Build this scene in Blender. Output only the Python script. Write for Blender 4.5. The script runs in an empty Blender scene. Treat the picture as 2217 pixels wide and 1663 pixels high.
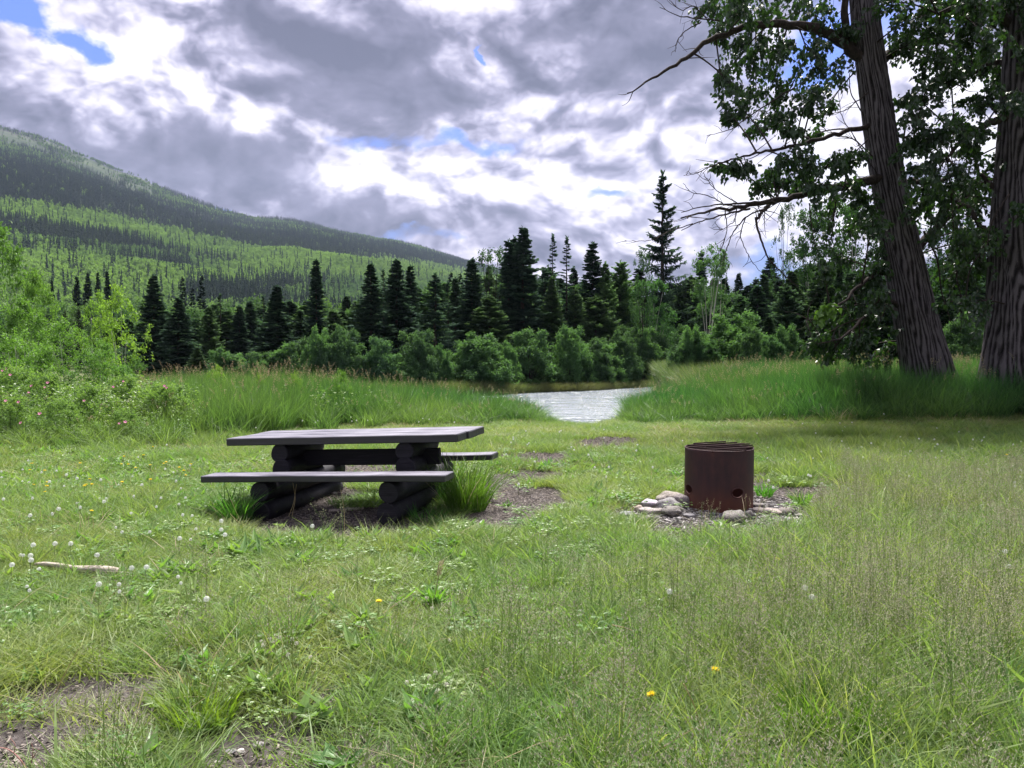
import bpy, math, random
import numpy as np
from mathutils import Vector, Matrix

random.seed(7)
rng = np.random.default_rng(11)
sc = bpy.context.scene
col = sc.collection

# ------------------------------------------------------------------ camera
F_PX, CX, CY = 1640.0, 1108.5, 831.5
CAM_H, PITCH = 1.5, 0.035
camd = bpy.data.cameras.new('camera')
camd.sensor_width = 36.0
camd.lens = 36.0 * F_PX / 2217.0
camd.clip_start = 0.1
camd.clip_end = 20000
cam = bpy.data.objects.new('camera', camd)
cam.location = (0, 0, CAM_H)
cam.rotation_euler = (math.pi / 2 - PITCH, 0, 0)
col.objects.link(cam)
sc.camera = cam

# ------------------------------------------------------------------ colour management
sc.view_settings.view_transform = 'Standard'
sc.view_settings.look = 'None'
sc.view_settings.exposure = 1.62
sc.view_settings.gamma = 1.0
sc.view_settings.use_curve_mapping = False
sc.cycles.max_bounces = 8
sc.cycles.transparent_max_bounces = 8
sc.cycles.diffuse_bounces = 3
sc.cycles.glossy_bounces = 2
sc.cycles.transmission_bounces = 3
sc.cycles.volume_bounces = 0

SUN_AZ, SUN_EL = math.radians(14), math.radians(62)      # azimuth clockwise from +Y


# ------------------------------------------------------------------ node helpers
class NB:
    def __init__(self, tree):
        self.t = tree

    def _in(self, sock, v):
        if isinstance(v, bpy.types.NodeSocket):
            self.t.links.new(v, sock)
        else:
            if hasattr(sock.default_value, '__len__') and isinstance(v, (int, float)):
                v = (v,) * len(sock.default_value)
            if hasattr(sock.default_value, '__len__') and len(sock.default_value) == 4 and len(v) == 3:
                v = tuple(v) + (1.0,)
            sock.default_value = v

    def m(self, op, a, b=None, c=None, clamp=False):
        n = self.t.nodes.new('ShaderNodeMath')
        n.operation = op
        n.use_clamp = clamp
        for k, v in enumerate((a, b, c)):
            if v is not None:
                self._in(n.inputs[k], v)
        return n.outputs[0]

    def add(self, a, b): return self.m('ADD', a, b)
    def sub(self, a, b): return self.m('SUBTRACT', a, b)
    def mul(self, a, b): return self.m('MULTIPLY', a, b)

    def v(self, op, a, b=None, out=0, s=None):
        n = self.t.nodes.new('ShaderNodeVectorMath')
        n.operation = op
        self._in(n.inputs[0], a)
        if b is not None:
            self._in(n.inputs[1], b)
        if s is not None:
            self._in(n.inputs['Scale'], s)
        return n.outputs['Value'] if out == 'v' else n.outputs[0]

    def xyz(self, v):
        n = self.t.nodes.new('ShaderNodeSeparateXYZ')
        self._in(n.inputs[0], v)
        return n.outputs

    def comb(self, x, y, z):
        n = self.t.nodes.new('ShaderNodeCombineXYZ')
        for k, q in enumerate((x, y, z)):
            self._in(n.inputs[k], q)
        return n.outputs[0]

    def noise(self, vec, scale, detail=4, rough=.55, dist=0.0, out='Fac'):
        n = self.t.nodes.new('ShaderNodeTexNoise')
        if vec is not None:
            self._in(n.inputs['Vector'], vec)
        n.inputs['Scale'].default_value = scale
        n.inputs['Detail'].default_value = detail
        n.inputs['Roughness'].default_value = rough
        n.inputs['Distortion'].default_value = dist
        return n.outputs[out]

    def voronoi(self, vec, scale, feature='F1', out='Distance'):
        n = self.t.nodes.new('ShaderNodeTexVoronoi')
        n.feature = feature
        if vec is not None:
            self._in(n.inputs['Vector'], vec)
        n.inputs['Scale'].default_value = scale
        return n.outputs[out]

    def smooth(self, v, a, b, lo=0.0, hi=1.0, smooth=True):
        n = self.t.nodes.new('ShaderNodeMapRange')
        n.interpolation_type = 'SMOOTHSTEP' if smooth else 'LINEAR'
        for k, q in enumerate((v, a, b, lo, hi)):
            self._in(n.inputs[k], q)
        return n.outputs[0]

    def ramp(self, fac, stops):
        n = self.t.nodes.new('ShaderNodeValToRGB')
        self._in(n.inputs[0], fac)
        cr = n.color_ramp
        while len(cr.elements) < len(stops):
            cr.elements.new(0.5)
        for e, (p, c) in zip(cr.elements, stops):
            e.position = p
            e.color = tuple(c) + (1.0,) if len(c) == 3 else c
        return n.outputs[0]

    def mix(self, fac, a, b, mode='MIX'):
        n = self.t.nodes.new('ShaderNodeMix')
        n.data_type = 'RGBA'
        n.blend_type = mode
        self._in(n.inputs[0], fac)
        self._in(n.inputs[6], a)
        self._in(n.inputs[7], b)
        return n.outputs[2]

    def attr(self, name, kind='GEOMETRY', out='Fac'):
        n = self.t.nodes.new('ShaderNodeAttribute')
        n.attribute_name = name
        n.attribute_type = kind
        return n.outputs[out]

    def geo(self, out='Position'):
        return self.t.nodes.new('ShaderNodeNewGeometry').outputs[out]


def srgb(r, g, b):
    f = lambda c: (c / 255 / 12.92) if c / 255 <= .04045 else ((c / 255 + .055) / 1.055) ** 2.4
    return (f(r), f(g), f(b))


def ray(px, py):
    dx, dz = (px - CX) / F_PX, -(py - CY) / F_PX
    cp, sp = math.cos(PITCH), math.sin(PITCH)
    return Vector((dx, cp + dz * sp, -sp + dz * cp))


# ------------------------------------------------------------------ sky
world = bpy.data.worlds.new('World')
sc.world = world
world.use_nodes = True
wt = world.node_tree
wt.nodes.clear()
B = NB(wt)
gen = wt.nodes.new('ShaderNodeTexCoord').outputs['Generated']
dn = B.v('NORMALIZE', gen)
dx, dy, dz = B.xyz(dn)
hz = B.m('SQRT', B.add(B.mul(dx, dx), B.mul(dy, dy)))
az = B.m('ARCTAN2', dx, dy)
el = B.m('ARCTAN2', dz, hz)
ang = B.comb(az, el, 0.0)
plane = B.v('MULTIPLY', dn, (1.0, 1.0, 1.55))

# gentle warp so that the large masses get ragged billowed borders
w1 = B.noise(plane, 4.0, 3, .5, out='Color')
w2 = B.noise(plane, 16.0, 5, .6, out='Color')
warp = B.v('ADD', B.v('MULTIPLY', B.v('SUBTRACT', w1, (.5, .5, .5)), (.30, .17, 0)),
           B.v('MULTIPLY', B.v('SUBTRACT', w2, (.5, .5, .5)), (.09, .06, 0)))
angw = B.v('ADD', ang, warp)


def blob(px, py, rx, ry, w):
    r = ray(px, py)
    a, e = math.atan2(r.x, r.y), math.atan2(r.z, math.hypot(r.x, r.y))
    d = B.v('MULTIPLY', B.v('SUBTRACT', angw, (a, e, 0)), (F_PX / rx, F_PX / ry, 0))
    g = B.m('POWER', math.e, B.mul(B.v('DOT_PRODUCT', d, d, out='v'), -1.0))
    return B.mul(g, w)


def field(base, blobs):
    s = base
    for b in blobs:
        s = B.add(s, blob(*b))
    return s


lit = field(.555, [
    (790, 60, 260, 90, -.42), (830, 215, 210, 50, -.32), (260, 290, 420, 70, -.30), (620, 370, 180, 60, -.16),
    (1420, 90, 190, 75, -.40), (800, 445, 190, 45, -.26), (1320, 505, 330, 55, -.05), (1640, 620, 260, 40, -.16),
    (170, 110, 190, 75, .36), (450, 120, 150, 90, .16), (1000, 60, 70, 110, .30), (640, 270, 70, 32, .40),
    (860, 372, 110, 28, .34), (1250, 345, 330, 40, .18), (1800, 330, 330, 150, .32), (1000, 385, 120, 40, .20),
    (560, 455, 90, 45, .24)])
gap = field(0.0, [
    (20, 40, 80, 50, 1.0), (475, 436, 40, 20, .9), (1004, 100, 12, 20, .6), (980, 300, 220, 24, .58), (1200, 235, 140, 22, .38),
    (960, 515, 200, 26, .62), (1650, 560, 170, 55, .55), (1810, 70, 110, 90, .8), (2000, 60, 90, 80, .6),
    (1380, 395, 150, 24, .55), (1760, 300, 120, 30, .45)])
# outside the frame the same broken cloud goes on
n_big = B.noise(plane, 2.5, 3, .5)
wp = B.v('ADD', plane, B.v('MULTIPLY', w1, (.10, .10, .10)))


def billow(vec):
    """rounded heaps with creases between them"""
    s_ = None
    for sc_, a_ in ((5.5, .50), (12.0, .27), (27.0, .15), (60.0, .08)):
        q_ = B.mul(B.m('ABSOLUTE', B.sub(B.noise(vec, sc_, 1, .5), .5)), a_ * 3.6)
        s_ = q_ if s_ is None else B.add(s_, q_)
    return s_


n_mid = B.noise(wp, 6.0, 9, .52)
bl0 = billow(wp)
bl1 = billow(B.v('ADD', wp, (-.008, 0, -.030)))
relief = B.sub(bl0, bl1)
n_fine = B.noise(wp, 26.0, 6, .6)
soft = B.add(lit, B.mul(B.sub(n_mid, .5), .62))
puff = B.smooth(soft, .18, .62, .38, 1.0)          # the shaded bases are smooth, the sunlit heaps are not
lum = B.add(soft, B.mul(puff, B.add(B.mul(relief, 1.15), B.mul(B.sub(bl0, .42), .34))))
lum = B.add(B.mul(B.sub(lum, .5), 1.22), .5)
cl_col = B.ramp(lum, [(0.0, srgb(92, 93, 116)), (.30, srgb(128, 127, 152)), (.52, srgb(176, 173, 198)),
                      (.74, srgb(228, 223, 238)), (1.0, (.96, .94, 1.0))])
clear = B.add(gap, B.add(B.mul(B.sub(n_big, .5), .9), B.mul(B.sub(n_mid, .5), 1.1)))
clear = B.sub(clear, B.mul(B.sub(n_fine, .5), .3))
amt = B.smooth(clear, .30, .62)
sky = wt.nodes.new('ShaderNodeTexSky')
sky.sky_type = 'NISHITA'
sky.sun_disc = False
sky.sun_elevation = SUN_EL
sky.sun_rotation = SUN_AZ
sky.altitude = 700
sky.ozone_density = 2.2
SKY_STRENGTH = .12
blue = B.mix(B.smooth(el, .42, .04), B.v('MULTIPLY', sky.outputs[0], (.21, .28, .56)), B.v('MULTIPLY', sky.outputs[0], (.16, .17, .26)))
cloud_lin = B.v('SCALE', cl_col, s=.42 / SKY_STRENGTH)
skycol = B.mix(amt, cloud_lin, blue)
bg = wt.nodes.new('ShaderNodeBackground')
bg.inputs[1].default_value = SKY_STRENGTH
wt.links.new(skycol, bg.inputs[0])
wo = wt.nodes.new('ShaderNodeOutputWorld')
wt.links.new(bg.outputs[0], wo.inputs[0])
world.cycles.sampling_method = 'MANUAL'
world.cycles.sample_map_resolution = 512

# ------------------------------------------------------------------ sun behind thin cloud
sl = bpy.data.lights.new('sun', 'SUN')
sl.energy = 4.2
sl.angle = math.radians(24)
sl.color = (1.0, .955, .88)
sun = bpy.data.objects.new('sun', sl)
sd = Vector((math.sin(SUN_AZ) * math.cos(SUN_EL), math.cos(SUN_AZ) * math.cos(SUN_EL), math.sin(SUN_EL)))
sun.rotation_euler = (-sd).to_track_quat('-Z', 'Y').to_euler()
sun.location = sd * 60
col.objects.link(sun)

# ------------------------------------------------------------------ numpy helpers
def _hash(ix, iy, s):
    n = (ix.astype(np.int64) * 374761393 + iy.astype(np.int64) * 668265263 + s * 974711) & 0x7fffffff
    n = (n ^ (n >> 13)) * 1274126177 & 0x7fffffff
    return ((n ^ (n >> 16)) & 0xffff) / 65535.0


def vnoise(x, y, s=0):
    ix, iy = np.floor(x), np.floor(y)
    fx, fy = x - ix, y - iy
    fx, fy = fx * fx * (3 - 2 * fx), fy * fy * (3 - 2 * fy)
    a, b = _hash(ix, iy, s), _hash(ix + 1, iy, s)
    c, d = _hash(ix, iy + 1, s), _hash(ix + 1, iy + 1, s)
    return (a * (1 - fx) + b * fx) * (1 - fy) + (c * (1 - fx) + d * fx) * fy


def fbm(x, y, s=0, o=4):
    x, y = np.asarray(x, float), np.asarray(y, float)
    r, a, t = 0, .5, 0
    for k in range(o):
        r = r + a * vnoise(x * 2 ** k + 17.3 * k, y * 2 ** k - 9.1 * k, s + k)
        t += a
        a *= .5
    return r / t


def sstep(a, b, x):
    t = np.clip((x - a) / (b - a), 0, 1)
    return t * t * (3 - 2 * t)


def unit(a):
    return a / np.maximum(np.linalg.norm(a, axis=-1, keepdims=True), 1e-9)


def project(x, y, z):
    cp, sp = math.cos(PITCH), math.sin(PITCH)
    zz = z - CAM_H
    f = np.maximum(y * cp - zz * sp, 1e-3)
    return CX + F_PX * x / f, CY - F_PX * (y * sp + zz * cp) / f


def at(px, py, Y):
    """the point seen at a pixel of the photograph, at distance Y in front of the camera"""
    r = ray(px, py)
    return np.array([r.x / r.y * Y, Y, CAM_H + r.z / r.y * Y])


def on_ground(px, py, z=0.0):
    r = ray(px, py)
    t = (z - CAM_H) / r.z
    return np.array([r.x * t, r.y * t, z])


# ------------------------------------------------------------------ object helpers
class Geo:
    """collects shapes for ONE mesh"""
    def __init__(self):
        self.v, self.f, self.a, self.n = [], [], [], 0

    def add(self, verts, faces, mat=0, var=.5):
        verts = np.asarray(verts, float).reshape(-1, 3)
        faces = np.asarray(faces, np.int64)
        self.v.append(verts)
        self.f.append((faces + self.n, mat))
        self.a.append(np.broadcast_to(np.asarray(var, float), (len(verts),)).copy())
        self.n += len(verts)

    def leaves(self, p, d, nrm, L, W, mat=0, var=.5, fold=.15, heart=False):
        p, d = np.asarray(p, float), unit(np.asarray(d, float))
        n = len(p)
        L = np.broadcast_to(np.asarray(L, float), (n,))[:, None]
        W = np.broadcast_to(np.asarray(W, float), (n,))[:, None]
        s = unit(np.cross(d, nrm))
        u = np.cross(s, d)
        if heart:
            prof = [(0, 0, 0), (.12, .38, fold * .6), (.36, .5, fold), (.72, .22, fold * .4), (1, 0, -.1),
                    (.72, -.22, fold * .4), (.36, -.5, fold), (.12, -.38, fold * .6)]
        else:
            prof = [(0, 0, 0), (.42, .5, fold), (1, 0, -.06), (.42, -.5, fold)]
        k = len(prof)
        V = np.stack([p + d * L * a + s * W * b + u * W * c for a, b, c in prof], 1)
        idx = np.arange(n)[:, None] * k
        if heart:
            faces = np.concatenate([idx + np.array([[0, 1, 2, 4]]) * 1], 0)
            faces = np.concatenate([idx + np.array([[0, 1, 2, 3]]), idx + np.array([[0, 5, 6, 7]]),
                                    idx + np.array([[0, 3, 4, 5]])], 0)
        else:
            faces = idx + np.arange(4)[None]
        var = np.repeat(np.broadcast_to(np.asarray(var, float), (n,)), k)
        self.add(V.reshape(-1, 3), faces, mat, var)

    def tube(self, pts, rad, seg=6, mat=0, var=.5, cap=True, wob=None):
        pts = np.asarray(pts, float)
        rad = np.broadcast_to(np.asarray(rad, float), (len(pts),))
        t = unit(np.gradient(pts, axis=0))
        ref = np.array([0, 0, 1.0]) if abs(t[:, 2]).mean() < .8 else np.array([0, 1.0, 0])
        s = unit(np.cross(t, ref))
        u = np.cross(t, s)
        th = np.linspace(0, 2 * math.pi, seg, endpoint=False)
        r = rad[:, None] * np.ones(seg)[None]
        if wob is not None:
            r = r * wob
        V = pts[:, None] + r[..., None] * (np.cos(th)[None, :, None] * s[:, None] + np.sin(th)[None, :, None] * u[:, None])
        m = len(pts)
        i, j = np.meshgrid(np.arange(m - 1), np.arange(seg), indexing='ij')
        i, j = i.ravel(), j.ravel()
        q = np.stack([i * seg + j, i * seg + (j + 1) % seg, (i + 1) * seg + (j + 1) % seg, (i + 1) * seg + j], 1)
        n0 = self.n
        self.add(V.reshape(-1, 3), q, mat, var)
        if cap:
            self.f.append((np.arange(seg)[None, ::-1] + n0, mat))
            self.f.append((np.arange(seg)[None] + n0 + (m - 1) * seg, mat))

    def box(self, c, s, mat=0, bev=.006, jit=0, nx=1):
        """bevelled box, optionally cut along x so that it can be a little uneven"""
        cx, cy, cz = c
        hx, hy, hz = s[0] / 2, s[1] / 2, s[2] / 2
        xs = np.r_[-hx, -hx + bev, np.linspace(-hx + bev, hx - bev, nx + 1)[1:-1], hx - bev, hx]
        b = bev
        prof = np.array([(-hy + b, -hz), (hy - b, -hz), (hy, -hz + b), (hy, hz - b), (hy - b, hz), (-hy + b, hz),
                         (-hy, hz - b), (-hy, -hz + b)])
        V = []
        for k, x in enumerate(xs):
            sc_ = 1.0
            p = prof.copy()
            if k in (0, len(xs) - 1):
                p = p * np.array([(hy - b) / hy, (hz - b) / hz])
            p = p + (rng.normal(0, jit, 2) if jit else 0)
            V.append(np.c_[np.full(8, x), p])
        V = np.concatenate(V) + np.array([cx, cy, cz])
        m = len(xs)
        i, j = np.meshgrid(np.arange(m - 1), np.arange(8), indexing='ij')
        i, j = i.ravel(), j.ravel()
        q = np.stack([i * 8 + j, (i + 1) * 8 + j, (i + 1) * 8 + (j + 1) % 8, i * 8 + (j + 1) % 8], 1)
        n0 = self.n
        self.add(V, q, mat)
        self.f.append((np.arange(8)[None] + n0, mat))
        self.f.append((np.arange(8)[None, ::-1] + n0 + (m - 1) * 8, mat))

    def mesh(self, name, mats, smooth=False, attr='var'):
        V = np.concatenate(self.v)
        me = bpy.data.meshes.new(name)
        me.vertices.add(len(V))
        me.vertices.foreach_set('co', V.ravel())
        loops = np.concatenate([f.ravel() for f, _ in self.f])
        tot = np.concatenate([np.full(len(f), f.shape[1]) for f, _ in self.f])
        mi = np.concatenate([np.full(len(f), m) for f, m in self.f])
        start = np.r_[0, np.cumsum(tot)[:-1]]
        me.loops.add(len(loops))
        me.loops.foreach_set('vertex_index', loops.astype(np.int32))
        me.polygons.add(len(tot))
        me.polygons.foreach_set('loop_start', start.astype(np.int32))
        me.polygons.foreach_set('loop_total', tot.astype(np.int32))
        me.polygons.foreach_set('material_index', mi.astype(np.int32))
        me.polygons.foreach_set('use_smooth', np.full(len(tot), smooth))
        for m in (mats if isinstance(mats, (list, tuple)) else [mats]):
            me.materials.append(m)
        if attr:
            at_ = me.attributes.new(attr, 'FLOAT', 'POINT')
            at_.data.foreach_set('value', np.concatenate(self.a).astype(np.float32))
        me.update(calc_edges=True)
        me.validate()
        return me


def tag(o, label=None, cat=None, group=None, kind=None):
    if label: o['label'] = label
    if cat: o['category'] = cat
    if group: o['group'] = group
    if kind: o['kind'] = kind
    return o


def obj(name, me, parent=None, loc=(0, 0, 0), rot=(0, 0, 0), scale=(1, 1, 1)):
    o = bpy.data.objects.new(name, me)
    o.location, o.rotation_euler, o.scale = loc, rot, scale
    if parent is not None:
        o.parent = parent
    col.objects.link(o)
    return o


def empty(name, loc=(0, 0, 0), rot=(0, 0, 0), scale=(1, 1, 1)):
    o = obj(name, None, None, loc, rot, scale)
    o.empty_display_size = .2
    return o


# ------------------------------------------------------------------ materials
def mat(name):
    m = bpy.data.materials.new(name)
    m.use_nodes = True
    t = m.node_tree
    t.nodes.clear()
    out = t.nodes.new('ShaderNodeOutputMaterial')
    b = NB(t)
    return m, t, b, out


def principled(b, base, rough=.7, spec=.3, bump=None, bump_d=.02, bump_s=.6, metal=0.0):
    p = b.t.nodes.new('ShaderNodeBsdfPrincipled')
    b._in(p.inputs['Base Color'], base)
    b._in(p.inputs['Roughness'], rough)
    p.inputs['Specular IOR Level'].default_value = spec
    p.inputs['Metallic'].default_value = metal
    if bump is not None:
        n = b.t.nodes.new('ShaderNodeBump')
        n.inputs['Distance'].default_value = bump_d
        n.inputs['Strength'].default_value = bump_s
        b._in(n.inputs['Height'], bump)
        b.t.links.new(n.outputs[0], p.inputs['Normal'])
    return p


def leaf_mat(name, dark, light, trans=.35, tcol=None, rough=.5, spec=.35, inst=False, objcol=True, third=None):
    m, t, b, out = mat(name)
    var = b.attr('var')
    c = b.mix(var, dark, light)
    if inst:
        tn = b.attr('tint', 'INSTANCER')
        c = b.mix(tn, c, b.mix(var, third[0], third[1])) if third else c
    if objcol:
        oi = t.nodes.new('ShaderNodeObjectInfo')
        c = b.mix(1.0, c, oi.outputs['Color'], 'MULTIPLY')
    p = principled(b, c, rough, spec)
    if trans > 0:
        tr = t.nodes.new('ShaderNodeBsdfTranslucent')
        tc = b.mix(1.0, c, tcol or (1.6, 1.7, .7), 'MULTIPLY')
        t.links.new(tc, tr.inputs[0])
        mx = t.nodes.new('ShaderNodeMixShader')
        mx.inputs[0].default_value = trans
        t.links.new(p.outputs[0], mx.inputs[1])
        t.links.new(tr.outputs[0], mx.inputs[2])
        t.links.new(mx.outputs[0], out.inputs[0])
    else:
        t.links.new(p.outputs[0], out.inputs[0])
    return m


def bark_mat(name, c1, c2, scale=9, bump=.03, lichen=None):
    m, t, b, out = mat(name)
    tc = t.nodes.new('ShaderNodeTexCoord').outputs['Object']
    st = b.v('MULTIPLY', tc, (1, 1, .22))
    n = b.noise(st, scale, 6, .65)
    n2 = b.noise(tc, scale * .35, 3, .5)
    c = b.mix(b.smooth(n, .32, .68), c1, c2)
    if lichen:
        c = b.mix(b.mul(b.smooth(n2, .55, .7), .6), c, lichen)
    oi = t.nodes.new('ShaderNodeObjectInfo')
    c = b.mix(1.0, c, oi.outputs['Color'], 'MULTIPLY')
    p = principled(b, c, .9, .15, n, bump, .8)
    t.links.new(p.outputs[0], out.inputs[0])
    return m


M = {}
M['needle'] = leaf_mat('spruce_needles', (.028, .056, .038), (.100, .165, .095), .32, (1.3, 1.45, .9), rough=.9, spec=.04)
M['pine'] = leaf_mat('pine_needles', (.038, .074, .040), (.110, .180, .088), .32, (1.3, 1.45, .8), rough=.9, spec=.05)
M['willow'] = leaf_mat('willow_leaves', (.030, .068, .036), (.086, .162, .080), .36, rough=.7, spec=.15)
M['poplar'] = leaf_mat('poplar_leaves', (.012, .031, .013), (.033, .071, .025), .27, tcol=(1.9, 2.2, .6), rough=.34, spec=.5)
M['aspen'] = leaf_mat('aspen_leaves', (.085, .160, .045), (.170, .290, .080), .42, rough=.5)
M['rose'] = leaf_mat('rose_leaves', (.080, .150, .050), (.190, .300, .100), .38, rough=.7, spec=.15)
M['petal'] = leaf_mat('rose_petals', (.62, .20, .36), (.80, .42, .58), .3, tcol=(1.1, 1, 1), rough=.6)
M['bark'] = bark_mat('cottonwood_bark', (.045, .036, .034), (.21, .185, .185), 16, .03)
M['twig'] = bark_mat('dark_twigs', (.020, .015, .015), (.050, .040, .036), 20, .01)
M['pale_bark'] = bark_mat('aspen_bark', (.30, .30, .25), (.52, .52, .44), 6, .01)
M['conifer_bark'] = bark_mat('conifer_bark', (.035, .025, .02), (.10, .08, .065), 8, .03)

# ------------------------------------------------------------------ terrain
WATER_Z = -0.9


def bank_y(x):
    return np.interp(x, [-60, -25, -12, -5, -1.5, .2, .9, 1.2, 1.9, 2.4, 3.4, 6, 10, 13, 15, 18, 25, 60],
                     [46, 31, 25.5, 22.5, 21.0, 19.8, 17.6, 17.1, 17.1, 18.0, 21.0, 24.0, 52, 58, 64, 82, 110, 190]) + .25 * np.sin(x * 2.3) * .4


def far_y(x):
    return np.interp(x, [-60, -25, -12, -5.5, -1.7, 9.9, 13, 15, 18, 25, 60], [54, 44, 42, 45, 48.5, 60.0, 66, 75, 92, 125, 215]) + .5 * np.sin(x * .9)


def land_z(x, y):
    x, y = np.asarray(x, float), np.asarray(y, float)
    z = .035 * (fbm(x * .8, y * .8, 3) - .5) * 2
    z = z + .46 * sstep(4, 9, x) * sstep(12, 17.5, y) + .12 * sstep(-4, -9, x) * sstep(9, 15, y)
    by, fy = bank_y(x), far_y(x)
    t = np.minimum(y - by, fy - y)
    chan = sstep(-.15, 1.0, t)
    far = -.78 + .95 * sstep(2, 30, y - fy) + .25 * (fbm(x * .15, y * .15, 9) - .5)
    base = np.where(y > (by + fy) / 2, far, z)
    return base * (1 - chan) + (-1.7) * chan


CREST = np.array([(-1400, 330), (-900, 262), (-500, 238), (-200, 246), (0, 277), (59, 293), (113, 311), (172, 336), (253, 372), (312, 390), (353, 413),
                  (407, 431), (488, 458), (542, 474), (633, 480), (723, 499), (814, 520), (859, 525), (904, 537),
                  (1000, 566), (1100, 592), (1200, 614), (1400, 650), (1700, 690), (2217, 720), (3200, 735)], float)
CR_U = (CREST[:, 0] - CX) / F_PX
CR_E = (774 - CREST[:, 1]) / F_PX
YC, Y0 = 2400.0, 330.0


def hill_z(x, y):
    y = np.maximum(y, 1.0)
    u = x / y
    e = np.interp(u, CR_U, CR_E)
    yc = YC + 260 * np.sin(u * 5.0 + 1)
    t = (y - Y0) / (yc - Y0)
    up = np.clip(t, 0, 1) ** 1.12
    dn_ = np.where(t > 1, np.maximum(0, 1 - (t - 1) * .9), 1)
    bump_ = (fbm(x / 260, y / 260, 21, 4) - .5) * 70 * np.clip(t, 0, 1) * np.clip(1.15 - t, 0, 1) * 1.6 * np.clip(e * 6, 0, 1)
    gully = (fbm(x / 90, y / 400, 31, 3) - .5) * 26 * np.clip(t * 2, 0, 1) * np.clip(1.3 - t, 0, 1) * np.clip(e * 6, 0, 1)
    return (e * yc * up * dn_ + bump_ + gully) + .3


# bare ground: patches given where they lie, as ellipses on the ground (photo pixel centre and half axes)
PATCH = [(740, 1128, 240, 36, 1.6), (690, 1075, 130, 40, 1.0), (1090, 1090, 130, 48, 1.2), (800, 1015, 190, 22, .9), (1060, 1125, 110, 26, 1.3), (1150, 1090, 100, 34, 1.1), (1090, 1060, 90, 26, 1.0), (880, 1140, 120, 20, 1.1),
         (1215, 1072, 90, 22, .55), (1560, 1112, 205, 46, 1.7), (1670, 1078, 125, 38, 1.4), (1500, 1140, 120, 30, 1.3), (1730, 1108, 70, 18, 1.0), (1345, 1072, 60, 14, .5),
         (1310, 957, 70, 11, 1.5), (1130, 1035, 90, 18, .9), (1010, 1050, 60, 16, .8), (1165, 990, 90, 11, 1.5), (1240, 974, 40, 5, .8), (1720, 995, 45, 6, .8), (1830, 1010, 30, 4, .5),
         (400, 1107, 60, 14, .9), (540, 1625, 85, 52, 1.3), (1420, 1125, 60, 14, .9), (60, 1630, 150, 60, 1.1), (240, 1490, 150, 36, 1.0), (560, 1430, 90, 32, .85),
         (725, 1505, 60, 32, 1.2), (60, 1500, 110, 34, 1.0), (300, 1560, 120, 34, .9), (420, 1420, 70, 20, .8), (380, 1340, 60, 20, .35), (480, 1520, 70, 24, .6), (1190, 1450, 60, 18, .35),
         (640, 1590, 60, 22, .5), (1000, 1290, 40, 12, .25), (2080, 812, 60, 8, .8)]


def bare(x, y, soft=True):
    px, py = project(x, y, np.zeros_like(x))
    b_ = np.zeros_like(x)
    for cx_, cy_, rx, ry, w in PATCH:
        d = ((px - cx_) / rx) ** 2 + ((py - cy_) / ry) ** 2
        b_ = np.maximum(b_, w * np.exp(-d * .9))
    b_ = b_ + (fbm(x * 2.2, y * 2.2, 5) - .5) * 1.0 * (b_ > .02) + (fbm(x * 9, y * 9, 6) - .5) * .6 * (b_ > .02)
    b_ = b_ + .55 * sstep(.60, .78, fbm(x * 1.1 + 4, y * 1.1, 77)) * sstep(8, 5, y)*sstep(1.5,-.5,x)
    return np.clip(b_, 0, 1)


# polar sheet, fine in front and near, coarse behind
angs = np.radians(np.concatenate([np.arange(-180, -62, 4.0), np.linspace(-62, 62, 561), np.arange(66, 180, 4.0)]))
rad_ = np.concatenate([[0.0], np.geomspace(.9, 360, 430)])
A, R = np.meshgrid(angs, rad_)
X, Y = R * np.sin(A), R * np.cos(A)
Z = land_z(X, Y)
front = Y > 5
na, nr = len(angs), len(rad_)
i, j = np.meshgrid(np.arange(nr - 1), np.arange(na), indexing='ij')
i, j = i.ravel(), j.ravel()
quads = np.stack([i * na + j, i * na + (j + 1) % na, (i + 1) * na + (j + 1) % na, (i + 1) * na + j], 1)[:, ::-1]
Z = np.where(np.hypot(X, Y) > 330, Z - .2, Z)
g = Geo()
bz = bare(X.ravel(), Y.ravel())
bz = np.where(Y.ravel() < .5, 0, bz)
g.add(np.c_[X.ravel(), Y.ravel(), Z.ravel() - .03 * sstep(.35, .8, bz)], quads, 0, bz)

m, t, b, out = mat('meadow_soil')
pos = b.geo()
bv = b.attr('var')
n1 = b.noise(pos, 3.0, 6, .6)
n2 = b.noise(pos, 45, 5, .6)
n3 = b.noise(pos, 160, 3, .6)
vor = b.voronoi(pos, 55, 'F1')
soil = b.ramp(b.add(b.mul(n2, .6), b.mul(n1, .4)), [(.3, (.036, .030, .030)), (.5, (.082, .070, .070)), (.7, (.155, .138, .138))])
soil = b.mix(b.smooth(vor, .20, .12), soil, b.ramp(n3, [(.35, (.10, .095, .10)), (.6, (.34, .32, .33))]))
thatch = b.ramp(b.add(b.mul(n2, .5), b.mul(n1, .5)), [(.3, (.028, .034, .015)), (.5, (.060, .068, .028)), (.72, (.13, .125, .060))])
far_g = b.ramp(b.noise(pos, .35, 5, .6), [(.35, (.050, .075, .028)), (.6, (.120, .130, .060))])
dist = b.v('LENGTH', pos, out='v')
thatch = b.mix(b.smooth(dist, 22, 34), thatch, far_g)
gc = b.mix(b.smooth(bv, .25, .6), thatch, soil)
px_, py_, pz_ = b.xyz(pos)
mud = b.smooth(pz_, -.45, -.78)
gc = b.mix(mud, gc, (.050, .052, .034))
hgt = b.add(b.mul(n2, .6), b.add(b.mul(n3, .3), b.mul(b.smooth(vor, .25, .05), .5)))
p = principled(b, gc, .92, .15, hgt, .02, .8)
t.links.new(p.outputs[0], out.inputs[0])
M['soil'] = m
tag(obj('ground', g.mesh('ground', m, True)), kind='structure')

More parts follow.
